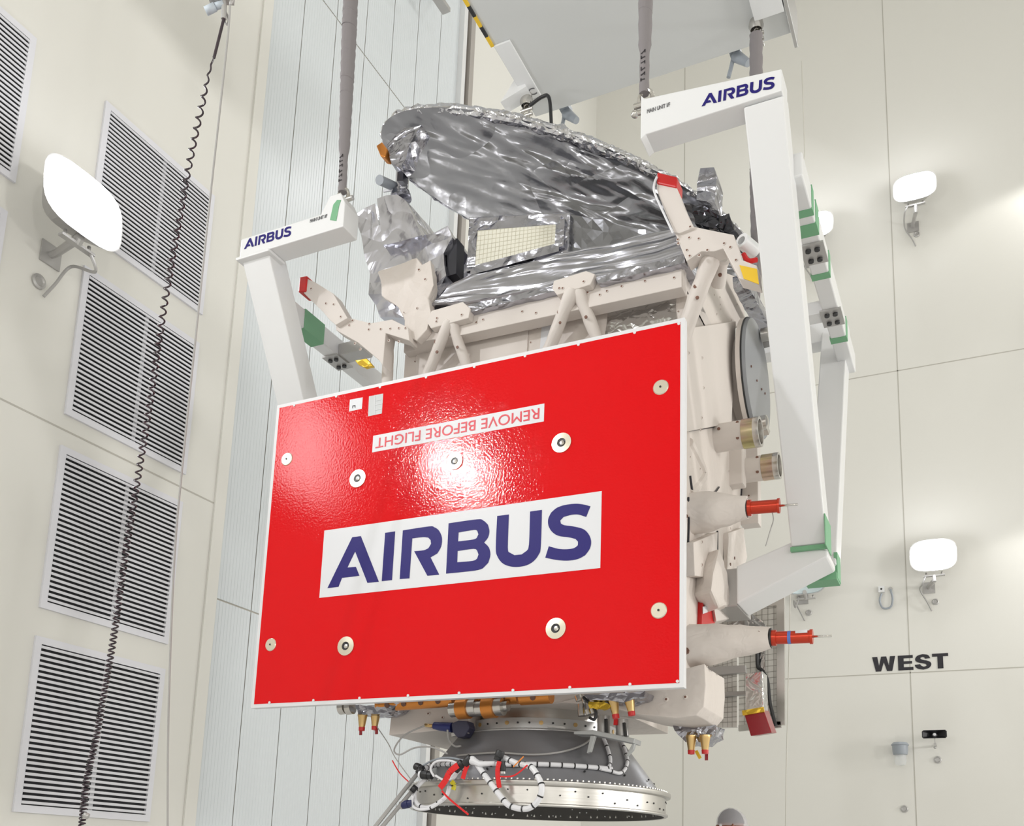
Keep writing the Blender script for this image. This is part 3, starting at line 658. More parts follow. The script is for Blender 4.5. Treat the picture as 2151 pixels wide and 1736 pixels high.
m = MB(); m.box(XF - .01, XF + .11, 6.36, 6.46, 3.6, 4.6); m.dots([(XF + .05, 6.355, 4.35), (XF + .05, 6.355, 4.0), (XF + .05, 6.355, 3.8)], (0, -1, 0)); m.build('barrel_bracket', [MLI2, BUTTON], sat, bevel=.01)
# two boom sensors with red covers
def boom(a, b, e, r0, r1, rc, extra):
    p0 = at(*a, X=XF - .03); p1 = at(*b, Y=p0.y + .02); p2 = at(*e, Y=p0.y + .03)
    m = MB(); m.tube([p0.lerp(p1, t) for t in (0, .15, .4, .7, 1)], [r0 * 1.05, r0, r0 * .93, (r0 + r1) / 2, r1], 20)
    m.dots([p0.lerp(p1, .08) + V((0, -r0 * .99, -.05)), p1 + V((-.05, -r1 * 1.02, .02))], (0, -1, 0)); o = m.build('sensor_boom', [MLI, BUTTON], sat, tri=.06, disp=(.018, 6, 'noise'), smooth_all=True)
    m = MB(); m.cyl(p1, p1.lerp(p2, .04), r1 * .95); m.build('boom_collar', BLACK, o)
    d = (p2 - p1).normalized(); L = (p2 - p1).length
    m = MB(); m.lathe([(.001, 0), (rc * 1.25, 0), (rc * 1.25, L * .12), (rc, L * .13), (rc, L * .92), (rc * 1.15, L * .93), (rc * 1.15, L), (.001, L)], p1.lerp(p2, .03), d, 28); c_ = m.build('red_cover', TUBERED, o)
    m = MB(); m.cyl(p2, p2 + d * .10, .006, n=6); m.build('pin', STEEL, c_)
    if extra:
        m = MB(); m.lathe([(rc * 1.02, L * .40), (rc * 1.02, L * .48)], p1.lerp(p2, .03), d, 28); m.build('blue_band', BLUET, c_)
        q = p1.lerp(p2, .78); m = MB(); m.box(q.x - .03, q.x + .03, q.y - rc - .002, q.y - rc + .01, q.z + rc * .4, q.z + rc * .85); m.build('sticker', LABELW, c_)
    else:
        m = MB(); m.tube(spline([p1.lerp(p2, .8) + V((0, 0, -rc)), p1.lerp(p2, .85) + V((0, -.02, -rc - .05)), p1.lerp(p2, .75) + V((0, 0, -rc - .09)), p1.lerp(p2, .58) + V((0, 0, -rc - .19))]), .003, 5); m.build('lanyard', CABLEG, c_)
boom((1444, 1083), (1568, 1068), (1636, 1063), .118, .058, .036, False)
boom((1440, 1360), (1618, 1341), (1705, 1338), .118, .056, .034, True)
# red and yellow covers near the lower right corner
m = MB(); m.prism(pick([(1476, 1262), (1492, 1270), (1503, 1285), (1505, 1305), (1495, 1325), (1474, 1323)], X=XF + .03), (-.05, .02, 0)); o = m.build('red_cover', CAPRED, sat, bevel=.006)
m = MB(); m.prism(pick([(1476, 1275), (1485, 1273), (1485, 1287), (1476, 1290)], X=XF + .035), (.004, 0, 0)); m.build('sticker', LABELW, o)
m = MB(); m.prism(pick([(1480, 1217), (1492, 1214), (1491, 1250), (1486, 1268), (1477, 1260)], X=XF + .04), (-.02, 0, 0)); m.build('yellow_foil', KAPTON, sat, bevel=.003)
m = MB(); m.prism(pick([(1498, 1262), (1535, 1262), (1535, 1300), (1505, 1306)], X=XF + .05), (-.09, .1, 0)); m.build('insulation_block', MLI2, sat, bevel=.01)
m = MB(); m.prism(pick([(1512, 1150), (1530, 1200), (1538, 1270), (1512, 1280), (1495, 1240), (1500, 1200)], X=XF + .12), (-.13, .08, 0)); m.build('insulation_bag', MLI, sat, bevel=.02, tri=.06, disp=(.02, 6, 'noise'))
# folded solar array, its blanket facing the camera
m = MB(); YS = 6.45
A = pick([(1470, 1308), (1548, 1275), (1548, 1528), (1470, 1530)], Y=YS - .25)
m.prism(A, (0, .04, 0)); B = pick([(1552, 1262), (1638, 1252), (1638, 1522), (1552, 1530)], Y=YS); m.prism(B, (0, .05, 0))
for Q, nx, nz, dy in ((A, 8, 24, -.002), (B, 7, 22, -.002)):
    for i in range(1, nx): m.bar(Q[0].lerp(Q[1], i / nx) + V((0, dy, 0)), Q[3].lerp(Q[2], i / nx) + V((0, dy, 0)), .002, .002, (0, 1, 0), 1)
    for i in range(1, nz): m.bar(Q[0].lerp(Q[3], i / nz) + V((0, dy, 0)), Q[1].lerp(Q[2], i / nz) + V((0, dy, 0)), .002, .002, (0, 1, 0), 1)
sol = m.build('solar_array', [SOLAR, GRIDL], sat)
m = MB(); m.prism(pick([(1551, 1252), (1640, 1246), (1640, 1272), (1551, 1280)], Y=YS - .012), (0, .06, 0)); m.bar(at(1640, 1250, Y=YS - .01), at(1641, 1524, Y=YS - .01), .03, .05); m.bar(at(1552, 1531, Y=YS - .01), at(1641, 1523, Y=YS - .01), .03, .04); m.build('array_frame', ALU, sol)
m = MB(); m.prism(pick([(1592, 1300), (1603, 1305), (1608, 1410), (1622, 1520), (1606, 1522), (1595, 1420)], Y=YS - .03), (0, .025, 0)); m.build('foil_edge', MIRROR, sol)
m = MB(); m.tube(spline(pick([(1592, 1310), (1591, 1395), (1600, 1408), (1612, 1430), (1618, 1480), (1630, 1526)], Y=YS - .06)), .012, 6); m.build('black_cable', BLACK, sol)
for a in ([(1482, 1402), (1565, 1398), (1566, 1413), (1482, 1420)], [(1472, 1456), (1566, 1452), (1566, 1460), (1472, 1466)]):
    m = MB(); m.prism(pick(a, Y=YS - .30), (0, .04, 0)); m.build('hinge_rail', GREYMET, sol)
m = MB(); m.prism(pick([(1535, 1276), (1558, 1272), (1606, 1312), (1612, 1330), (1540, 1330)], Y=YS - .34), (0, .05, 0)); m.build('hinge_plate', MIRROR, sol)
o = plate('radiator_box', [(1565, 1415), (1602, 1410), (1604, 1498), (1566, 1502)], YS - .46, .14, MIRROR, sat, bev=.006)
m = MB(); m.prism(pick([(1562, 1497), (1604, 1492), (1621, 1540), (1577, 1547)], Y=YS - .52), (0, .16, .02)); o2 = m.build('red_filter', DREDF, o, bevel=.004)
m = MB(); m.bar(at(1560, 1499, Y=YS - .53), at(1605, 1491, Y=YS - .53), .02, .03); m.build('gold_edge', KAPTON, o2)

# thruster clusters under the body
def nozzle(px, py, Y, L=.088, r=.030, lean=0):
    p = at(px, py, Y=Y); d = V((lean, 0, -1)).normalized()
    m = MB(); m.lathe([(.001, 0), (r, 0), (r * 1.02, .012), (r * .93, .02), (r * .58, L), (.001, L)], p, d, 20); o = m.build('thruster_nozzle', GOLD, sat)
    m = MB(); m.lathe([(.001, L - .005), (r * .66, L - .005), (r * .62, L + .017), (.001, L + .02)], p, d, 16); m.build('red_plug', CAPRED, o)
    return o
def foil_bit(pts, Y, th): 
    m = MB(); m.prism(pick(pts, Y=Y), (0, th, 0)); return m.build('thruster_bracket', FOIL, sat, tri=.04, disp=(.014, 16, 'crumple'), flat=True)
foil_bit([(745, 1482), (840, 1478), (822, 1493), (806, 1500), (752, 1502)], 4.82, .16)
nozzle(762, 1500, 4.88); nozzle(789, 1498, 4.90)
foil_bit([(1225, 1460), (1355, 1452), (1352, 1464), (1310, 1476), (1282, 1474), (1240, 1472)], 4.82, .16)
nozzle(1288, 1470, 4.86, lean=.18); nozzle(1321, 1464, 4.86, lean=.18)
foil_bit([(1412, 1524), (1504, 1523), (1500, 1545), (1478, 1562), (1440, 1560), (1424, 1545)], 5.35, .2)
nozzle(1452, 1546, 5.33); nozzle(1481, 1545, 5.33)
m = MB(); m.prism(pick([(1236, 1474), (1262, 1472), (1285, 1484), (1262, 1492), (1240, 1488)], Y=4.84), (0, .06, 0)); m.build('yellow_foil', KAPTON, sat, tri=.03, disp=(.02, 14, 'crumple'), flat=True)
m = MB()
for (a, b) in (((715, 1489), (726, 1487)), ((730, 1489), (741, 1487))): m.cyl(at(*a, Y=4.82), at(*b, Y=4.82), .04)
m.build('pipe_fitting', STEEL, sat)
# copper-wrapped pipes
def cop(a, b, Y, r, holes=0):
    p, q = at(*a, Y=Y), at(*b, Y=Y); m = MB(); m.cyl(p, q, r)
    for i in range(holes): m.dots([p.lerp(q, (i + .5) / holes) + V((0, -r, (-.3 if i % 2 else .3) * r))], (0, -1, -.3), .016)
    return m.build('copper_pipe', [COPPER, BUTTON], sat)
cop((795, 1482), (955, 1470), 4.86, .042, 9); cop((1000, 1468), (1090, 1463), 4.9, .045, 5); cop((1095, 1466), (1158, 1462), 4.86, .045, 3)
for a, b in (((964, 1490), (986, 1488)), ((1018, 1488), (1041, 1486))):
    p, q = at(*a, Y=4.85), at(*b, Y=4.85); m = MB(); m.cyl(p, q, .062); o = m.build('copper_spool', COPPER, sat)
    m = MB(); d = (q - p).normalized(); m.cyl(p - d * .05, p, .045); m.build('pipe_union', STEEL, o); m = MB(); m.lathe([(.001, 0), (.052, 0), (.052, .05), (.03, .052), (.03, .08), (.001, .08)], q, d, 20); m.build('pipe_union', STEEL, o)
m = MB()
for px, py in ((1215, 1462), (1228, 1465), (1236, 1492), (1246, 1490)): m.cyl(at(px, py, Y=4.9), at(px + 3, py + 10, Y=4.9), .022)
m.cyl(at(1222, 1480, Y=4.95), at(1224, 1505, Y=4.95), .026); m.build('valve', STEEL, sat)
m = MB(); m.tube(spline(pick([(1225, 1465), (1245, 1485), (1252, 1500), (1248, 1512), (1238, 1508)], Y=4.85)), .009, 6); m.build('black_hose', BLACK, sat)
# strings with tags under the thrusters
def hang(a, b, tg, m_, Y, label):
    p, q = at(*a, Y=Y), at(*b, Y=Y); m = MB(); m.tube([p, q], .0015, 5, 1); t0, t1 = at(*tg[0], Y=Y), at(*tg[1], Y=Y); m.bar(t0, t1, .018, .006, (0, 1, 0)); m.build('streamer_tag', [m_, CABLEG], sat)
hang((763, 1525), (758, 1533), ((758, 1533), (757.5, 1545)), DREDF, 4.88, 0)
hang((789, 1523), (791, 1532), ((791, 1531), (791, 1543)), DREDF, 4.9, 0)
hang((1455, 1574), (1462, 1579), ((1462, 1578), (1471, 1594)), YELLOW, 5.4, 0)
hang((1482, 1573), (1484, 1582), ((1484, 1584), (1484, 1598)), DREDF, 5.4, 0)

# ================================================================== red protective panel
YP = 4.5
C4 = pick([(581, 852), (1440, 667), (1434, 1442), (528, 1490)], Y=YP)
x0 = (C4[0].x + C4[3].x) / 2; x1 = (C4[1].x + C4[2].x) / 2; z1 = (C4[0].z + C4[1].z) / 2; z0 = (C4[2].z + C4[3].z) / 2
pan = thing('protective_panel', 'large red protective panel with white border and blue lettering on the satellite front', 'panel', ((x0 + x1) / 2, YP, z0))
m = MB(); m.box(x0, x1, YP, YP + .045, z0, z1, 1); b = .022
m.prism([(x0 + b, YP - .001, z0 + b), (x1 - b, YP - .001, z0 + b), (x1 - b, YP - .001, z1 - b), (x0 + b, YP - .001, z1 - b)], (0, .0005, 0), 0)
m.build('board', [RED, PWHITE], pan)
def rivets():
    pts = []
    for i in range(8): pts += [(x0 + .08 + (x1 - x0 - .09) * (i + .5) / 8 - .1, YP - .002, z1 - .027), (x0 + .08 + (x1 - x0 - .09) * (i + .5) / 8 - .1, YP - .002, z0 + .027)]
    pts += [(x1 - .03, YP - .002, z1 - .03), (x1 - .03, YP - .002, z0 + .03)]
    for p in pts:
        m = MB(); m.dots([p], (0, -1, 0), .008, 0, .003); m.build('rivet', PWHITE, pan)
    for x, z in ((x0 + .8, z0 + .3), (x1 - .2, z0 + .3), (x0 + .8, z1 - .3), (x1 - .2, z1 - .3)):
        m = MB(); m.cyl((x, YP + .045, z), (x, YB + .003, z), .02); m.build('standoff', STEEL, pan)
rivets()
def pp(x, y, d=.003): return at(x, y, Y=YP - d)
for px, py, r in ((603, 965, .042), (1388, 814, .042), (1384, 1283, .042), (569, 1355, .040)):
    m = MB(); c = pp(px, py, .001); m.lathe([(.001, .008), (.006, .008), (.007, .006), (r * .9, .006), (r, .002), (r, 0)], c, (0, -1, 0), 28); m.cyl(c + V((0, -.007, 0)), c + V((0, -.010, 0)), .006, n=8, mi=1); m.build('round_washer', [BRASSY, BLACK], pan)
for px, py, r in ((752, 1006, .056), (956, 970, .05), (1180, 931, .056), (727, 1358, .056), (1168, 1321, .056)):
    m = MB(); c = pp(px, py, .001); m.lathe([(r, 0), (r, .006), (r * .45, .008), (r * .42, .003)], c, (0, -1, 0), 28); o = m.build('round_fitting', BRASSY, pan)
    m = MB(); m.lathe([(r * .44, .004), (.001, .0035)], c, (0, -1, 0), 20); m.build('dark_hole', DARKF, o)
    m = MB(); m.lathe([(.015, 0), (.013, .012), (.001, .014)], c + V((.006, 0, -.003)), (0, -1, 0), 8); m.build('bolt_head', STEEL, o)
def sticker(name, quad, m_, d=.002):
    m = MB(); m.prism(pick(quad, Y=YP - d), (0, .0008, 0)); return m.build(name, m_, pan)
sticker('white_sticker', [(735, 840), (762, 835), (760, 859), (733, 865)], LABELW)
flat_shape('sticker_mark', [[(0, 0), (.004, 0), (.004, .012), (.016, .012), (.018, 0), (.022, 0), (.02, .017), (0, .017)]], pp(740, 858, .0035), (1, 0, 0), (0, 0, 1), BLACKINK, pan, .0005)
gp = sticker('grey_sticker', [(775, 833), (805, 827), (802, 869), (773, 875)], mat('grey_plate', (.58, .60, .60), .4))
m = MB()
for a, b_ in (((788, 830), (787, 872)), ((788, 851), (803, 848)), ((790, 842), (800, 840)), ((789, 862), (801, 859))): m.bar(pp(*a, .0035), pp(*b_, .0035), .003, .001, (0, 1, 0))
m.build('sticker_lines', LABELW, pan)
# REMOVE BEFORE FLIGHT, upside down
q = pick([(784, 917), (1143, 847), (1143, 884), (783, 952)], Y=YP - .002)
xa, xb = q[0].x, (q[1].x + q[2].x) / 2; za, zb = (q[2].z + q[3].z) / 2, (q[0].z + q[1].z) / 2
m = MB(); m.box(xa, xb, YP - .0025, YP - .0015, za, zb); st = m.build('warning_strip', LABELW, pan)
wt_ = text('warning_text', 'REMOVE BEFORE FLIGHT', (xb - .028, YP - .0035, zb - .022), (-1, 0, 0), (0, 0, -1), (zb - za) * .86, REDINK, st, width=(xb - xa) - .05, bold=.0)
def split_letters(o, parent):                    # one object for each separate letter
    bm = bmesh.new(); bm.from_mesh(o.data); bm.verts.ensure_lookup_table(); seen = set(); groups = []
    for v in bm.verts:
        if v.index in seen: continue
        st_ = [v]; seen.add(v.index); comp = []
        while st_:
            q_ = st_.pop(); comp.append(q_.index)
            for e in q_.link_edges:
                n_ = e.other_vert(q_)
                if n_.index not in seen: seen.add(n_.index); st_.append(n_)
        groups.append(comp)
    for comp in groups:
        mp = {a: i_ for i_, a in enumerate(comp)}
        fs_ = [[mp[v.index] for v in f.verts] for f in bm.faces if f.verts[0].index in mp]
        m_ = bpy.data.meshes.new('letter'); m_.from_pydata([bm.verts[a].co for a in comp], [], fs_); m_.materials.append(o.data.materials[0])
        q_ = bpy.data.objects.new('letter', m_); COL.objects.link(q_); q_.parent = parent; q_.location = o.location; ORG[q_] = ORG[o]
    bm.free(); bpy.data.objects.remove(o)
split_letters(wt_, st)
# blue lettering on a white field
q = pick([(681, 1117), (1264, 1030), (1261, 1192), (671, 1258)], Y=YP - .002)
fx0, fx1 = (q[0].x + q[3].x) / 2, (q[1].x + q[2].x) / 2; fz0, fz1 = (q[2].z + q[3].z) / 2, (q[0].z + q[1].z) / 2
m = MB(); m.box(fx0, fx1, YP - .0025, YP - .0015, fz0, fz1); fld = m.build('lettering_field', LABELW, pan)
GL = [
 [[(130, 727), (305, 368), (365, 360), (492, 682), (412, 690), (325, 468), (270, 582), (330, 577), (355, 640), (232, 655), (207, 718)]],
 [[(537, 337), (607, 327), (585, 670), (513, 678)]],
 [[(662, 320), (845, 292), (885, 298), (917, 322), (937, 372), (932, 432), (905, 482), (857, 510), (918, 632), (835, 640), (742, 467), (810, 460), (843, 445), (861, 415), (858, 388), (840, 370), (800, 367), (728, 376), (708, 658), (640, 663)]],
 [[(985, 270), (1185, 242), (1230, 250), (1262, 280), (1272, 325), (1262, 370), (1235, 405), (1268, 440), (1279, 492), (1264, 548), (1225, 588), (1165, 604), (967, 625)], [(1055, 334), (1165, 316), (1188, 325), (1195, 348), (1183, 374), (1155, 385), (1051, 398)], [(1048, 465), (1160, 450), (1186, 462), (1196, 490), (1186, 519), (1155, 535), (1045, 545)]],
 [[(1328, 218), (1410, 208), (1402, 440), (1413, 475), (1450, 495), (1500, 490), (1535, 465), (1552, 420), (1560, 187), (1643, 175), (1635, 430), (1620, 490), (1580, 540), (1520, 570), (1440, 577), (1370, 555), (1330, 505), (1318, 440)]],
 [[(1985, 150), (1955, 225), (1900, 208), (1850, 210), (1795, 225), (1772, 250), (1777, 272), (1805, 284), (1870, 293), (1938, 312), (1976, 352), (1990, 400), (1980, 450), (1948, 495), (1895, 522), (1820, 533), (1740, 527), (1667, 512), (1692, 432), (1760, 450), (1820, 453), (1870, 445), (1897, 425), (1898, 400), (1880, 380), (1830, 368), (1760, 358), (1715, 330), (1690, 287), (1688, 240), (1708, 195), (1750, 160), (1810, 140), (1880, 132), (1935, 137)]],
]
K3 = 640 / 2151
GLP = [[[at(650 + x * K3, 1020 + y * K3, Y=YP) for x, y in ol] for ol in L] for L in GL]
bx = [p.x for L in GLP for ol in L for p in ol]; lx0, lx1 = min(bx), max(bx); lz0 = GLP[0][0][0].z
NORM = [[smooth_outline([((p.x - lx0), (p.z - lz0)) for p in ol], 30) for ol in L] for L in GLP]
LW = lx1 - lx0
for L in NORM: flat_shape('letter', L, (lx0, YP - .0036, lz0), (1, 0, 0), (0, 0, 1), BLUE, fld, .0008)

# ================================================================== launch adapter
ad = thing('launch_adapter', 'grey conical launch adapter with an aluminium ring under the satellite', 'adapter', (SX, SY, 1.577))
cc = V((SX, SY, 0))
m = MB(); m.lathe([(.755, 1.705), (.64, 1.86), (.515, 2.025), (.49, 2.035), (.485, 2.03), (.63, 1.85), (.735, 1.705)], cc, n=96, closed=True)
for i in range(16):
    a = 2 * PI * i / 16; m.dots([cc + V((math.cos(a) * .705, math.sin(a) * .705, 1.785))], (math.cos(a), math.sin(a), .8), .006)
cone = m.build('cone', [CONE, BLACK], ad)
m = MB(); m.lathe([(.78, 1.577), (.788, 1.582), (.788, 1.590), (.775, 1.595), (.775, 1.685), (.802, 1.69), (.806, 1.70), (.806, 1.712), (.795, 1.718), (.755, 1.722), (.735, 1.705), (.755, 1.68), (.762, 1.60), (.765, 1.577)], cc, n=128, closed=True, mi=0)
for i in range(56):
    a = 2 * PI * i / 56 + random.uniform(-.02, .02); z = random.choice((1.615, 1.64, 1.665))
    m.dots([cc + V((math.cos(a) * .775, math.sin(a) * .775, z))], (math.cos(a), math.sin(a), 0), .005)
for i in range(150):
    a = 2 * PI * i / 150; m.dots([cc + V((math.cos(a) * .78, math.sin(a) * .78, 1.723))], (0, 0, 1), .006, 0)
m.build('base_ring', [ALU, BLACK], ad)
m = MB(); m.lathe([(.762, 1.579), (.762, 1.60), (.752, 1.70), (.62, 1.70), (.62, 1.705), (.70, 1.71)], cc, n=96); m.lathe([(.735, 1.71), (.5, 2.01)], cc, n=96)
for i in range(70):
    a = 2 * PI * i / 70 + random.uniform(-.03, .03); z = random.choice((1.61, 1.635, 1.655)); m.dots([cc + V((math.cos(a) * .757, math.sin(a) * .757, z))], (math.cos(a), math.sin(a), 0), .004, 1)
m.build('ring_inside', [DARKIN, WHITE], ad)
m = MB(); m.lathe([(.505, 2.025), (.505, 2.035), (.478, 2.045), (.478, 2.105), (.45, 2.11), (.43, 2.10), (.43, 2.03)], cc, n=96, closed=True)
for i in range(44):
    a = 2 * PI * i / 44; m.dots([cc + V((math.cos(a) * .478, math.sin(a) * .478, 2.075))], (math.cos(a), math.sin(a), 0), .013 if i % 3 == 0 else .006, 1 if i % 3 else 2)
m.build('top_ring', [mat('ring_grey_white', (.55, .55, .55), .35, .4), BLACK, GOLD], ad)
m = MB(); m.lathe([(.43, 2.10), (.43, 2.18)], cc, n=64); m.build('interface_ring', ALU, sat)
# connector shelf with posts, right
sh = [at(1208, 1538, Y=5.0), at(1248, 1542, Y=5.0)]
m = MB(); m.prism(pick([(1205, 1537), (1245, 1534), (1333, 1552), (1331, 1562), (1245, 1544), (1205, 1543)], Y=5.0), (0.0, .12, 0)); m.prism(pick([(1240, 1546), (1250, 1546), (1240, 1580), (1232, 1583)], Y=5.0), (0, .03, 0)); m.prism(pick([(1330, 1560), (1334, 1560), (1330, 1575), (1318, 1588), (1314, 1588)], Y=5.03), (0, .03, 0))
shelf = m.build('connector_shelf', mat('shelf_grey', (.45, .46, .46), .4, .3), ad, bevel=.003)
m = MB()
for a, b_ in (((1268, 1505), (1268, 1542)), ((1306, 1513), (1308, 1548))):
    m.cyl(at(*a, Y=5.1), at(*b_, Y=5.1), .036); m.bar(at(a[0] + 5, a[1] + 6, Y=5.05), at(b_[0] + 6, b_[1], Y=5.05), .014, .02, (0, 1, 0), 1)
m.build('connector_post', [GREYMET, BLACK], shelf)
m = MB(); m.bar(at(1294, 1510, Y=5.06), at(1293, 1524, Y=5.06), .014, .02); m.build('red_flag', REDRIB, shelf)
m = MB(); m.bar(at(1151, 1526, Y=5.02), at(1186, 1530, Y=5.02), .02, .012); m.build('key_bar', GREYMET, ad)

# cable harnesses on the adapter
def conep(px, py, off=.02):                         # where a ray meets the cone surface, pushed out a little
    best = None
    v = RT * ((px - CX) / F) - UP * ((py - CY) / F) + FW
    t = 4.0
    while t < 6.2:
        p = CAM + v * t; r = math.hypot(p.x - SX, p.y - SY)
        R_ = .80 if p.z < 1.72 else .755 - (p.z - 1.705) * .75
        if p.z > 2.03: R_ = .5
        if r <= R_ + off: return p
        t += .004
    return at(px, py, Y=4.75)
def harness(name, pxs, r, label, cat='cable', ties=.06, y=None, m_=CABLEW, tie=BLACK, group=None, off=.02):
    pts = [conep(*q[:2], off) if y is None else at(*q[:2], Y=(q[2] if len(q) > 2 else y)) for q in pxs]
    s = spline(pts, 7); m = MB(); m.tube(s, r, 10)
    if ties:
        acc = 0
        for a, b in zip(s, s[1:]):
            acc += (b - a).length
            if acc > ties: acc = 0; d = (b - a).normalized(); m.cyl(a - d * .004, a + d * .004, r * 1.12, n=10, mi=1)
    return tag(m.build(name, [m_, tie]), label, cat, group)
G1 = 'cables strapped to the adapter'
harness('cable_harness', [(1005, 1603), (1060, 1607), (1120, 1606), (1180, 1608), (1240, 1612), (1285, 1616)], .0135, 'long white harness with black ties running along the adapter cone', ties=.05)
harness('cable_harness', [(1268, 1552), (1276, 1572), (1282, 1595), (1280, 1610), (1272, 1616)], .0105, 'white tied cable hanging from the left post of the shelf', ties=.07)
harness('cable_harness', [(1306, 1558), (1314, 1580), (1318, 1600), (1312, 1618), (1300, 1625), (1282, 1620), (1262, 1616)], .0105, 'white tied cable hanging from the right post of the shelf', ties=.07)
harness('cable_harness', [(1058, 1592, 4.66), (1085, 1604, 4.64), (1115, 1612, 4.62), (1130, 1632, 4.6), (1138, 1655, 4.58), (1132, 1680, 4.58), (1115, 1697, 4.58), (1095, 1700, 4.58), (1072, 1694, 4.58), (1058, 1682, 4.58), (1030, 1645, 4.6), (1003, 1608, 4.64)], .0155, 'thick white cable with black ties looping over the front of the base ring', y=4.6, ties=.06)
harness('cable_harness', [(900, 1630, 4.8), (885, 1645, 4.76), (873, 1660, 4.74), (872, 1680, 4.72), (882, 1694, 4.72), (900, 1697, 4.7), (920, 1688, 4.7), (938, 1672, 4.7), (945, 1650, 4.7), (952, 1632, 4.7), (975, 1610, 4.68)], .012, 'white cable looping at the left end of the base ring', y=4.7, ties=.12)
harness('cable_harness', [(868, 1672, 4.7), (866, 1692, 4.7), (880, 1701, 4.68), (905, 1698, 4.68), (930, 1682, 4.68)], .008, 'thinner white cable under the left loop', y=4.7, ties=.2)
harness('cable_harness', [(912, 1632, 4.68), (905, 1615, 4.68), (918, 1600, 4.68), (950, 1600, 4.68), (962, 1612, 4.68), (955, 1634, 4.68), (935, 1640, 4.68), (915, 1630, 4.68)], .007, 'thin white wire curled in a ring at the upper left of the adapter', y=4.68, ties=0)
harness('cable_harness', [(885, 1618), (915, 1608), (950, 1606), (985, 1606)], .015, 'short white harness behind the curled wire, upper left of the adapter', ties=.05)
harness('grey_cable', [(892, 1525, 4.9), (850, 1545, 4.85), (828, 1575, 4.8), (840, 1586, 4.78), (870, 1572, 4.78), (905, 1570, 4.74), (940, 1584, 4.74)], .005, 'thin grey ribbon wire curling in the air left of the adapter cone', y=4.8, ties=0, m_=CABLEG)
harness('grey_cable', [(790, 1525, 4.9), (815, 1562, 4.82), (830, 1592, 4.78), (868, 1645, 4.74)], .003, 'straight thin grey string from the left thruster down to the poles', y=4.8, ties=0, m_=CABLEG)
harness('grey_cable', [(1248, 1545), (1225, 1565), (1180, 1580), (1120, 1586), (1040, 1582), (960, 1588)], .006, 'thin grey wire drooping across the front of the cone', ties=0, m_=CABLEG)
harness('grey_cable', [(885, 1612, 4.75), (905, 1600, 4.75), (930, 1593, 4.72), (955, 1594, 4.7), (985, 1602, 4.68)], .006, 'thin pale wire arching over the cable bundle, left of the adapter', y=4.7, ties=0, m_=GREYP)
# connectors
def connector(a, b, r, m_, label, y, cap=None):
    p, q = at(*a, Y=y), at(*b, Y=y); d = (q - p).normalized(); L = (q - p).length
    m = MB(); m.lathe([(.001, 0), (r * .9, 0), (r, .006), (r, L * .6), (r * .85, L * .62), (r * .85, L), (.001, L)], p, d, 18)
    if cap: m.cyl(p - d * .012, p, r * .95, mi=1)
    tag(m.build('connector', [m_, cap or m_]), label, 'connector', 'plugs among the adapter cables')
connector((1052, 1578), (1044, 1598), .024, BLACK, 'black plug at the upper end of the looping cable', 4.63)
connector((1054, 1622), (1054, 1600), .022, BLACK, 'black plug with a grey end hanging by the right red ribbon', 4.63, GREYMET)
connector((990, 1592), (976, 1606), .026, BLACK, 'black plug beside the white elbow at the middle of the bundle', 4.62)
connector((972, 1602), (956, 1620), .024, BLACK, 'black plug under the left red ribbon', 4.64)
connector((886, 1628), (908, 1630), .026, BLACK, 'black plug with a round white end cap at the left of the bundle', 4.72, LABELW)
connector((872, 1610), (888, 1616), .022, BLACK, 'small black plug at the far left, above the poles', 4.74)
connector((938, 1650), (940, 1640), .026, GREYP, 'dark grey ball-shaped plug in front of the base ring', 4.66)
connector((846, 1692), (866, 1688), .024, mat('navy_plastic', (.02, .025, .10), .35), 'navy blue plug with steel end beside the poles', 4.7, STEEL)
m = MB(); m.ball(at(992, 1598, Y=4.62), .024); m.tube([at(992, 1598, Y=4.62), at(1008, 1606, Y=4.62), at(1040, 1604, Y=4.64)], [.022, .016, .012], 10); tag(m.build('cable_elbow', CABLEW), 'white elbow joint of the cable in the middle of the bundle', 'cable')
def ribbon(pts, w_, m_, label, y):
    P_ = pick(pts, Y=y); s = spline(P_, 4); m = MB()
    for a, b in zip(s, s[1:]): m.bar(a, b, w_, .003, (0, 1, 0))
    tag(m.build('ribbon', m_), label, 'ribbon', 'ribbons on the adapter cables')
ribbon([(962, 1608), (945, 1622), (936, 1640), (924, 1656)], .035, REDRIB, 'left red ribbon tied to the cable bundle', 4.6)
ribbon([(982, 1608), (977, 1620), (972, 1637)], .026, REDRIB, 'short red ribbon below the white elbow', 4.62)
ribbon([(1049, 1600), (1045, 1622), (1049, 1656)], .026, REDRIB, 'right red ribbon hanging beside the black plug with the grey end', 4.6)
ribbon([(948, 1642), (954, 1650), (952, 1660)], .026, YELRIB, 'yellow ribbon by the dark ball-shaped plug', 4.64)
ribbon([(928, 1662), (945, 1680), (984, 1712)], .010, REDRIB, 'thin red strip pointing down to the right across the base ring', 4.58)
ribbon([(824, 1598), (840, 1625), (864, 1648)], .006, REDRIB, 'thin red strip in the air left of the poles', 4.72)
ribbon([(1050, 1632), (1080, 1630), (1108, 1608)], .008, REDRIB, 'thin red string between the right ribbon and the looping cable', 4.6)
ribbon([(1078, 1612), (1090, 1600), (1100, 1590)], .006, mat('orange_string', (.8, .25, .03), .5), 'orange string tied round the looping cable', 4.6)
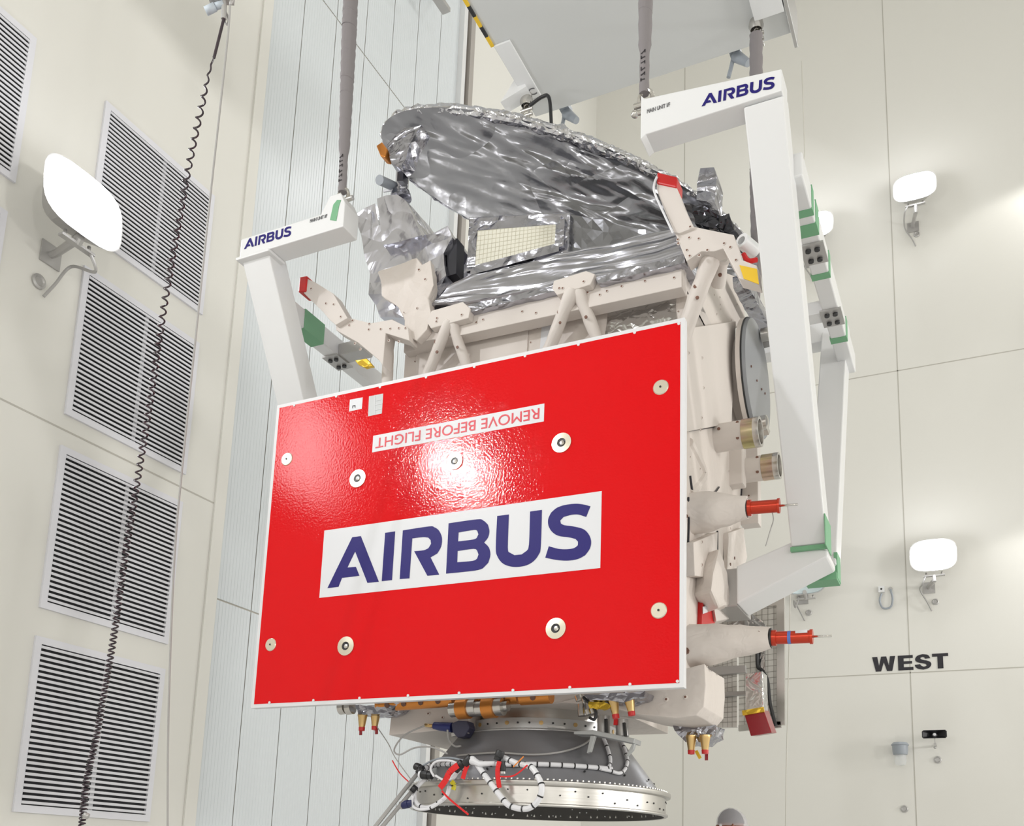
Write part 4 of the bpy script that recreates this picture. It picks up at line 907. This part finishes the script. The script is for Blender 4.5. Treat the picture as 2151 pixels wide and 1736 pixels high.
# blue clamp tool at the top ring
g = thing('blue_tool', 'dark blue hand tool clamped at the left of the adapter top ring', 'tool', at(955, 1545, Y=4.98))
m = MB(); m.tube(pick([(893, 1524), (912, 1526)], Y=4.98), .011); m.build('spindle', GOLD, g)
m = MB(); m.tube(pick([(912, 1525), (925, 1527), (950, 1529)], Y=4.98), [.022, .026, .03], 14); m.build('handle', mat('tool_blue', (.02, .03, .16), .4), g)
m = MB(); m.prism(pick([(948, 1520), (962, 1514), (982, 1515), (986, 1530), (975, 1548), (960, 1550), (950, 1538)], Y=4.95), (0, .08, 0)); m.build('clamp_body', mat('tool_dark', (.05, .05, .09), .45), g, bevel=.006)
m = MB(); m.bar(at(950, 1545, Y=4.97), at(984, 1538, Y=4.97), .02, .02); m.tube(spline(pick([(940, 1534), (943, 1555), (955, 1568), (968, 1568)], Y=4.95)), .006, 6, 1); m.build('jaw', [GREYMET, CABLEG], g)
# poles from below
for i, (a, b, l) in enumerate((((884, 1617), (770, 1760), 'upper grey pole leaning against the adapter cables at lower left'), ((872, 1655), (780, 1765), 'lower grey pole running beside the upper one at lower left'))):
    p, q = at(*a, Y=4.72), at(*b, Y=4.62); d = (q - p).normalized(); q = p + d * ((p.z - .01) / -d.z) if d.z < 0 else q
    m = MB(); m.cyl(p, q, .012, n=10); m.cyl(p - d * .01, p + d * .03, .017, n=10, mi=1); tag(m.build('support_pole', [GREYMET, BLACK]), l, 'pole', 'grey poles at the adapter')

# ================================================================== lifting rig
YT = 4.3; RY = 6.9
lf = thing('lifting_rig', 'white V-shaped lifting rig with green tape gripping the satellite', 'frame', (-2.42, 5.6, 3.0))
GT = GREENT
def arm_end(sgn_left, Y, front=True):
    """cantilever arm at the top of a column; the deep end carries the sling"""
    k = 1 if front else -1
    if sgn_left: xa, xb = -.9726 * YT, -.7837 * YT
    else: xa, xb = -.1728 * YT, -.3431 * YT
    zb, zt, ztl = .885 * YT + 1.25, .916 * YT + 1.25, .936 * YT + 1.25
    th = .15 * k
    if sgn_left: ol = [(xa, zb), (xb - .08, zb), (xb, zb - .0), (xb, zt + .03), (xb - .04, zt + .11), (xb - .12, zt + .11), (xb - .18, zt), (xa, zt)]
    else: ol = [(xa, .888 * YT + 1.25), (xa, .917 * YT + 1.25), (xb + .02, ztl), (xb, ztl + .03), (xb, zb - .02), (xb + .03, zb)]
    m = MB(); m.prism([(x, Y, z) for x, z in ol], (0, th, 0))
    if sgn_left: m.box(xa - .02, xa + .25, Y - .012 * k, Y + th, zb - .02, zb)
    return m.build('top_arm', WHITE, lf, bevel=.006), (xa, xb, zb, zt)
def column(xa, xb, top, bot, th, k=1):
    m = MB(); (yt, zt), (yb_, zb) = top, bot
    m.prism([(xa, yt, zt), (xb, yt, zt), (xb, yb_, zb), (xa, yb_, zb)], (0, th * .87 * k, th * .5))
    return m.build('column', WHITE, lf, bevel=.008)
ARMZ = .885 * YT + 1.25
RX0, RX1 = -.938, -.743
LX0, LX1 = -4.18, -3.963
aR, infR = arm_end(False, YT); aL, infL = arm_end(True, YT)
column(RX0, RX1, (YT + .02, ARMZ), (5.44, 3.09), .17)
column(LX0, LX1, (YT + .02, ARMZ), (5.44, 3.09), .17)
arm_end(False, RY, False); arm_end(True, RY, False)
column(RX0 + .02, RX1, (RY, ARMZ), (5.95, 3.0), .17, -1)
column(LX0, LX1, (RY, ARMZ), (5.95, 3.0), .17, -1)
# long beams front to rear
ZBm = 4.80
for x0_, x1_ in ((-.80, -.70), (-4.13, -4.03)):
    m = MB(); m.box(x0_, x1_, YT + .30, 6.80, ZBm, ZBm + .14); bmn = m.build('side_beam', WHITE, lf, bevel=.008)
    for y, wd in ((4.88, .06), (5.01, .11), (5.50, .06), (6.27, .07)) if x0_ > -2 else ((4.80, .22),):
        m = MB(); e = .004
        m.box(x0_ - e, x1_ + e, y, y + wd, ZBm - e, ZBm + .14 + e); m.build('green_tape', GT, bmn)
    for y in (5.18, 5.90) if x0_ > -2 else (5.16,):
        m = MB(); m.box(x0_ - .015, x1_ + .015, y, y + .2, ZBm - .012, ZBm - .0005)
        m.dots([(x0_ + .025, y + .05, ZBm - .014), (x1_ - .025, y + .05, ZBm - .014), (x0_ + .025, y + .15, ZBm - .014), (x1_ - .025, y + .15, ZBm - .014)], (0, 0, -1), .016, 1, .012)
        m.build('clamp_plate', [GREYMET, BLACK], bmn)
        xx = x0_ if x0_ > -2 else x1_
        m = MB(); s_ = -1 if x0_ > -2 else 1
        m.box(min(xx, xx + s_ * .22), max(xx, xx + s_ * .22), y + .03, y + .15, ZBm - .001, ZBm + .09); m.build('side_bracket', GREYMET if x0_ < -2 else WHITE, bmn, bevel=.004)
# feet: tape wrapped column ends and the inclined arms to the satellite
def foot(sx, xa, xb, xin):
    m = MB(); p0 = V(((xa + xb) / 2, 5.78, 3.06)); p1 = V((xin, 5.9, 2.78)); hh = .36
    q = [(xa if sx > 0 else xb, 3.13), (xb if sx > 0 else xa, 3.06), (xb if sx > 0 else xa, 3.02), (xa + .06 if sx > 0 else xb - .06, 2.96), (xin, 2.79), (xin, 3.02)]
    m.prism([(x, 5.46, z) for x, z in q], (0, .30, 0))
    o = m.build('foot_arm', WHITE, lf, bevel=.01)
    for bx in ((min(xa, xb) - .003, max(xa, xb) + .003, 5.43, 5.458, 3.064, 3.088), (max(xa, xb) + .0005, max(xa, xb) + .005, 5.36, 5.58, 3.06, 3.24), (min(xa, xb) + .01, max(xa, xb) + .003, 5.79, 5.94, 2.985, 3.03), (max(xa, xb) - .015, max(xa, xb) + .005, 5.82, 5.96, 3.0, 3.16)):
        m = MB(); m.box(*bx); m.build('green_tape', GT, o)
foot(1, RX0, RX1, -1.255); foot(-1, LX0, LX1, -3.5)
m = MB(); m.box(-1.415, -1.256, 5.50, 5.85, 2.79, 3.02); m.build('foot_bracket', GREYMET, lf, bevel=.006)
m = MB(); m.box(-3.499, -3.335, 5.50, 5.72, 2.79, 3.02); m.build('foot_bracket', GREYMET, lf, bevel=.006)
# lettering on the front arms
def arm_letters(x_start, width, z0_, slope):
    s = width / LW
    for L in NORM: flat_shape('letter', [[(p[0] * s, p[1] * s) for p in ol] for ol in L], (x_start, YT - .002, z0_), (1, 0, slope), (-slope, 0, 1), BLUE, lf, .0006)
pa = at(1474, 224, Y=YT); pb = at(1627, 186, Y=YT); arm_letters(pa.x, (pb - pa).x, pa.z, (pb - pa).z / (pb - pa).x)
pa = at(513, 524, Y=YT); pb = at(611, 496, Y=YT); arm_letters(pa.x, (pb - pa).x, pa.z, (pb - pa).z / (pb - pa).x)
p = at(1359, 238, Y=YT - .002); text('arm_text', 'MAIN UNIT I/F', p, (1, 0, 0), (0, 0, 1), .034, GREYINK, lf, width=.125)
p = at(651, 468, Y=YT - .002); text('arm_text', 'MAIN UNIT I/F', p, (1, 0, 0), (0, 0, 1), .034, GREYINK, lf, width=.13)
m = MB(); q = pick([(693, 462), (700, 430), (708, 420), (716, 420), (712, 432), (706, 464)], Y=YT - .003); m.prism(q, (0, .002, 0)); m.prism(pick([(725, 440), (728, 445), (727, 475), (724, 470)], Y=YT + .1), (.004, .03, 0)); m.build('green_tape', GT, lf)
m = MB(); p = at(1334, 240, Y=YT + .07); m.ball(p, .022); m.cyl(p, p + V((.05, 0, 0)), .014); m.build('latch_pin', STEEL, lf)

# slings with shackles
def shackle(m, c, r=.05, mi=1):
    c = V(c)
    m.tube([c + V((math.cos(a) * r * .75, 0, math.sin(a) * r + r * .6)) for a in [PI * (-.15 + 1.3 * i / 12) for i in range(13)]], .012, 8, mi)
    m.cyl(c + V((-r * 1.3, 0, 0)), c + V((r * 1.5, 0, 0)), .016, mi=mi)
def sling(bot, top, r, label, lab=True):
    bot = V(bot); top = V(top); g = thing('lifting_sling', label, 'sling', bot, 'grey round slings')
    m = MB(); L = (top - bot).length; n = 60; pts = []; rs = []
    for i in range(n + 1):
        t = i / n; pts.append(bot.lerp(top, t)); h = t * L
        f_ = .55 if h < .30 else min(1, .72 + (h - .30) * .35)
        rs.append(r * f_ * (1 + .05 * math.sin(i * 2.1)))
    m.tube(pts, rs, 16)
    for i in range(6): 
        q = bot.lerp(top, 0) + (top - bot).normalized() * (.07 + i * .035); m.bar(q + V((-.012, -r * .565, -.006 * (i % 3))), q + V((.012, -r * .565, .005 * (i % 2))), .006, .002, (0, 1, 0), 1); m.bar(q + V((-.010 + .02 * (i % 2), -r * .565, -.008)), q + V((-.010 + .02 * (i % 2), -r * .565, .010)), .006, .002, (0, 1, 0), 1)
    d = (top - bot).normalized()
    for i in range(1, 9):
        q = bot + d * (.32 + i * .17 + .03 * (i % 3)); rr = r * min(1, .72 + (.02 + i * .17) * .35) * 1.03
        m.lathe([(rr * .99, -.004), (rr * 1.03, 0), (rr * .99, .004)], q, d + V((.25, 0, 0)), 20)
    m.build('webbing', [SLING, SLINGI], g)
    m = MB(); shackle(m, bot + V((0.01, 0, -.06)), .05, 0); m.build('shackle', STEEL, g)
ys = YT + .07
pL = at(719, 405, Y=ys); pR = at(1353, 198, Y=ys)
sling(pL, at(739, -60, Y=ys), .048, 'grey sling on the left arm of the lifting rig')
sling(pR, V((pR.x + .01, ys, 8.0)), .048, 'grey sling on the inner end of the right arm, with dark sleeve label')
ZS = 8.0
pD = at(1588, 62, Z=ZS - .25); pC = at(1105, 212, Z=ZS - .15)
sling((-1.40, 6.83, 5.36), (pD.x, pD.y, pD.z - .05), .05, 'far grey sling hanging from the spreader right corner behind the right arm')
# ================================================================== spreader / crane block overhead
spx0, spx1, spy0, spy1 = -3.42, -1.12, 3.6, 7.03
g_spr = g = thing('crane_spreader', 'large pale grey crane spreader overhead, cut by the top edge', 'crane', (-2.3, 5.6, ZS))
m = MB(); m.box(spx0, spx1, spy0, spy1, ZS, ZS + .5); m.build('spreader_plate', CRANE, g, bevel=.01)
m = MB(); m.box(spx0 + .015, spx0 + .16, 6.16, 6.80, ZS - .02, ZS - .0005); m.build('side_rail', WHITE, g, bevel=.004)
m = MB(); m.prism([(spx0 - .15, 6.62, ZS - .12), (spx0 + .02, 6.62, ZS + .12), (spx0 + .10, 6.62, ZS - .05)], (0, .14, 0)); m.build('lug', WHITE, g)
m = MB(); m.box(spx1 - .25, spx1 - .02, 6.3, 6.75, ZS - .05, ZS - .001); m.box(spx1 - .01, spx1 + .02, 5.0, spy1 + .12, ZS - .04, ZS + .3, 1); m.build('side_rail', [WHITE, GREYMET], g, bevel=.003)
m = MB(); n = 9
for i in range(n):
    ya_, yb2 = 5.2 + i * .107, 5.2 + (i + 1) * .107
    m.box(spx0 - .015, spx0 + .012, ya_, yb2, ZS - .014, ZS + .02, i % 2)
m.build('hazard_tape', [YELLOW, BLACK], g)
text('rail_letter', 'C', (spx0 + .07, 6.76, ZS - .022), (1, 0, 0), (0, -1, 0), .11, GREYINK, g)
text('rail_letter', 'D', (spx1 - .2, 6.55, ZS - .052), (1, 0, 0), (0, -1, 0), .11, GREYINK, g)
# chain hooks below the spreader
def hook(p, label, tail):
    p = V(p); g = thing('chain_hook', label, 'hook', p + V((0, 0, -.3)), 'steel hooks under the spreader')
    m = MB(); m.ball(p + V((0, 0, -.05)), .05); m.lathe([(.045, -.16), (.06, -.12), (.05, -.06), (.035, 0)], p + V((0, 0, 0)), n=16); m.build('swivel', STEEL, g)
    m = MB()
    for i in range(3): shackle(m, p + V((0, 0, -.2 - i * .055)), .04, 0)
    m.ball(p + V((0, 0, -.34)), .05); m.build('chain', STEEL, g)
    if tail:
        m = MB(); m.tube(spline([p + V((.03, 0, -.17)), p + V((.15, 0, -.12)), p + V((.22, 0, -.16)), p + V((.25, 0, -.45))]), .016, 8); m.tube(spline([p + V((-.05, 0, -.3)), p + V((-.12, 0, -.36)), p + V((-.16, 0, -.27)), p + V((-.22, 0, -.32))]), .008, 6); m.build('hook_cable', BLACK, g)
hook(at(1107, 190, Y=6.74), 'steel hook with a black cable above the top of the silver dish', True)
hook(at(1588, 28, Y=6.80), 'steel hook at the right end of the spreader above the far sling', False)
# grey lugs on the far edge of the spreader
for px, py in ((1553, 128), (1196, 248)):
    c = at(px, py, Y=spy1 + .12)
    m = MB(); m.cyl(c + V((-.03, 0, .06)), c + V((.08, -.02, -.07)), .05, .032); m.tube(spline([c + V((-.05, 0, .06)), c + V((-.07, .02, 0)), c + V((-.10, .03, -.10))]), .018, 8); m.bar(c + V((-.03, -.14, .09)), c + V((-.03, .03, .09)), .09, .05); m.build('edge_lug', GREYP, g_spr)
# small dark bar under the ceiling, top centre
m = MB(); m.bar(at(905, -25, X=XL + .4), at(938, 24, X=XL + .4), .12, .06); m.bar(at(915, -10, X=XL + .4), at(915, -10, X=XL), .04, .04); tag(m.build('rail_stub', GREYMET), 'short grey rail on the left wall at the top edge of the picture', 'rail')

# ================================================================== cables on the left
path = [(470, 40), (452, 112), (449, 122), (440, 150), (425, 215), (400, 330), (372, 480), (345, 640), (318, 820), (290, 1000), (262, 1170), (240, 1330), (220, 1450), (200, 1560), (182, 1640), (172, 1736), (168, 1790)]
P_ = [at(x, y, d=5.0) for x, y in path]
g = thing('coiled_cable', 'black coiled cable hanging down in front of the left wall vents', 'cable', P_[-1])
m = MB(); m.tube(spline(P_[:3], 4), .008, 8); m.build('straight_lead', COIL, g)
s = spline(P_[2:], 60); m = MB(); pts = []; ph = 0; tot = 0
lens = [0]
for a, b in zip(s, s[1:]): lens.append(lens[-1] + (b - a).length)
TL = lens[-1]
def pitch(u): return .058 - .022 * min(1, u * 1.4) - .019 * max(0, u - .5) / .5
i = 0; u = 0
step = .0035
import bisect
while u < TL - .01:
    i = max(0, bisect.bisect_left(lens, u) - 1); t = (u - lens[i]) / max(1e-6, lens[i + 1] - lens[i]); p = s[i].lerp(s[i + 1], t)
    pr = pitch(u / TL); rad = .0145 * min(1, u / .25)
    pts.append(p + RT * math.cos(ph) * rad + FW * math.sin(ph) * rad)
    ph += 2 * PI * step / pr * (1 if u < 3 else 1); u += step
    step = pr / 12
m.tube(pts, .0048, 6); m.build('coil', COIL, g)
m = MB(); m.tube([at(176, 1712, d=4.95), at(186, 1716, d=4.95)], .015); m.build('clip', GREYMET, g)
P2 = [at(x, y, d=5.0) for x, y in ((484, -20), (480, 60), (462, 230), (441, 420), (412, 700), (385, 960), (366, 1180), (354, 1500), (352, 1760))]
m = MB(); m.tube(spline(P2, 10), .0055, 6); tag(m.build('thin_cable', CABLEG), 'thin grey cable hanging straight beside the coiled cable', 'cable')
g = thing('cable_terminal', 'blue-grey cable terminal box at the top edge above the coiled cable', 'box', at(455, 20, d=5.0))
m = MB(); m.tube(pick([(432, 24), (452, 14)], d=5.0), .022); m.tube(pick([(452, 14), (470, 8)], d=5.0), .018); m.build('terminal_body', mat('blue_grey', (.52, .58, .64), .5), g)
m = MB(); m.bar(at(440, -6, d=5.0), at(490, -4, d=5.0), .05, .04); m.tube(pick([(486, 0), (484, 10)], d=5.0), [.016, .006]); m.tube(pick([(471, 0), (470, 40)], d=5.0), .014); m.build('carrier', GREYMET, g)
m = MB(); m.tube(spline(pick([(474, 24), (480, 40), (477, 52), (472, 44), (474, 28)], d=5.02), 5), .005, 6); m.build('loop', CABLEG, g)
m = MB(); m.tube([at(1684, 128, d=8), at(1690, 320, d=8), at(1683, 400, d=8), at(1662, 1160, d=8), at(1651, 1640, d=8), at(1649, 1800, d=8)], .004, 5); tag(m.build('tag_line', mat('pale_line', (.62, .60, .54), .6)), 'thin pale line hanging from the spreader corner beside the right rig column', 'line')

# ================================================================== person behind the satellite
hp = at(1535, 1736, d=7.2)
hx, hy = hp.x, hp.y
top = at(1535, 1697, d=7.2).z
fl = 0.0
pe = thing('person', 'person in a see-through hair net and white suit, standing at the bottom edge', 'person', (hx, hy, 0))
# body: one skinned surface. face towards image left
me = bpy.data.meshes.new('body'); f_ = (-RT).copy(); f_.z = 0; f_.normalize(); s_ = V((0, 0, 1)).cross(f_)
H = top
def bpnt(a, b, z): return (a * s_.x + b * f_.x, a * s_.y + b * f_.y, z)
J = [(0, 0, .53 * H, .15), (0, 0, .64 * H, .15), (0, 0, .76 * H, .165), (0, 0, .825 * H, .08), (0, .01, .865 * H, .06),
     (.20, 0, .80 * H, .075), (.25, 0, .62 * H, .055), (.24, .12, .48 * H, .045), (.24, .17, .44 * H, .035),
     (-.20, 0, .80 * H, .075), (-.25, 0, .62 * H, .055), (-.24, .12, .48 * H, .045), (-.24, .17, .44 * H, .035),
     (.10, 0, .48 * H, .11), (.11, .01, .27 * H, .075), (.11, 0, .05 * H, .05), (.12, .15, .025 * H, .04),
     (-.10, 0, .48 * H, .11), (-.11, .01, .27 * H, .075), (-.11, 0, .05 * H, .05), (-.12, .15, .025 * H, .04)]
ED = [(0, 1), (1, 2), (2, 3), (3, 4), (2, 5), (5, 6), (6, 7), (7, 8), (2, 9), (9, 10), (10, 11), (11, 12), (0, 13), (13, 14), (14, 15), (15, 16), (0, 17), (17, 18), (18, 19), (19, 20)]
me.from_pydata([bpnt(a, b, z) for a, b, z, r in J], ED, []); me.materials.append(SUIT)
bo = bpy.data.objects.new('body', me); COL.objects.link(bo); bo.parent = pe; ORG[bo] = V((hx, hy, 0))
sk = bo.modifiers.new('skin', 'SKIN'); sk.use_smooth_shade = True
for v_, (a, b, z, r) in zip(me.skin_vertices[0].data, J): v_.radius = (r, r)
me.skin_vertices[0].data[0].use_root = True
sd = bo.modifiers.new('sub', 'SUBSURF'); sd.levels = 2; sd.render_levels = 2
def head_part(name, fn, m_, n=28, zlo=0, zhi=1):
    m = MB(); vs = []; h = 20
    for i in range(h + 1):
        th = PI * (zlo + (zhi - zlo) * i / h)
        for j in range(n):
            a = 2 * PI * j / n; d = V((math.sin(th) * math.cos(a), math.sin(th) * math.sin(a), math.cos(th)))
            r = fn(d); vs.append(V((hx, hy, top - .125)) + s_ * d.x * r.x + f_ * d.y * r.y + V((0, 0, 1)) * d.z * r.z)
    m.add(vs, [[i * n + j, (i + 1) * n + j, (i + 1) * n + (j + 1) % n, i * n + (j + 1) % n] for i in range(h) for j in range(n)], 0, True)
    return m.build(name, m_, pe)
hd = head_part('head', lambda d: V((.074, .094, .115 if d.z > 0 else .125)), SKIN)
hc = V((hx, hy, top - .125)); 
m = MB(); m.tube([hc + f_ * .092 + V((0, 0, -.0)), hc + f_ * .118 + V((0, 0, -.045)), hc + f_ * .092 + V((0, 0, -.055))], [.008, .017, .010], 8); m.build('nose', SKIN, hd)
for s0 in (-1, 1):
    m = MB(); m.ball(hc + f_ * .078 + s_ * .033 * s0 + V((0, 0, -.008)), .014); m.build('eye', WHITE, hd)
    m = MB(); m.ball(hc + s_ * .075 * s0 + V((0, 0, -.02)), .03, sx=.35, sy=.7); m.build('ear', SKIN, hd)
m = MB(); m.tube([hc + f_ * .088 + s_ * .022 + V((0, 0, -.078)), hc + f_ * .094 + V((0, 0, -.078)), hc + f_ * .088 - s_ * .022 + V((0, 0, -.078))], [.004, .007, .004], 8); m.build('mouth', CAPRED, hd)
head_part('hair', lambda d: V((.079, .099, .119)) * (1 + .01 * noise.noise(d * 5)), HAIR, zhi=.47)
head_part('hair_net', lambda d: V((.086, .106 + .02 * max(0, -d.y), .124)) * (1 + .03 * noise.noise(d * 4)), NET, zhi=.52)
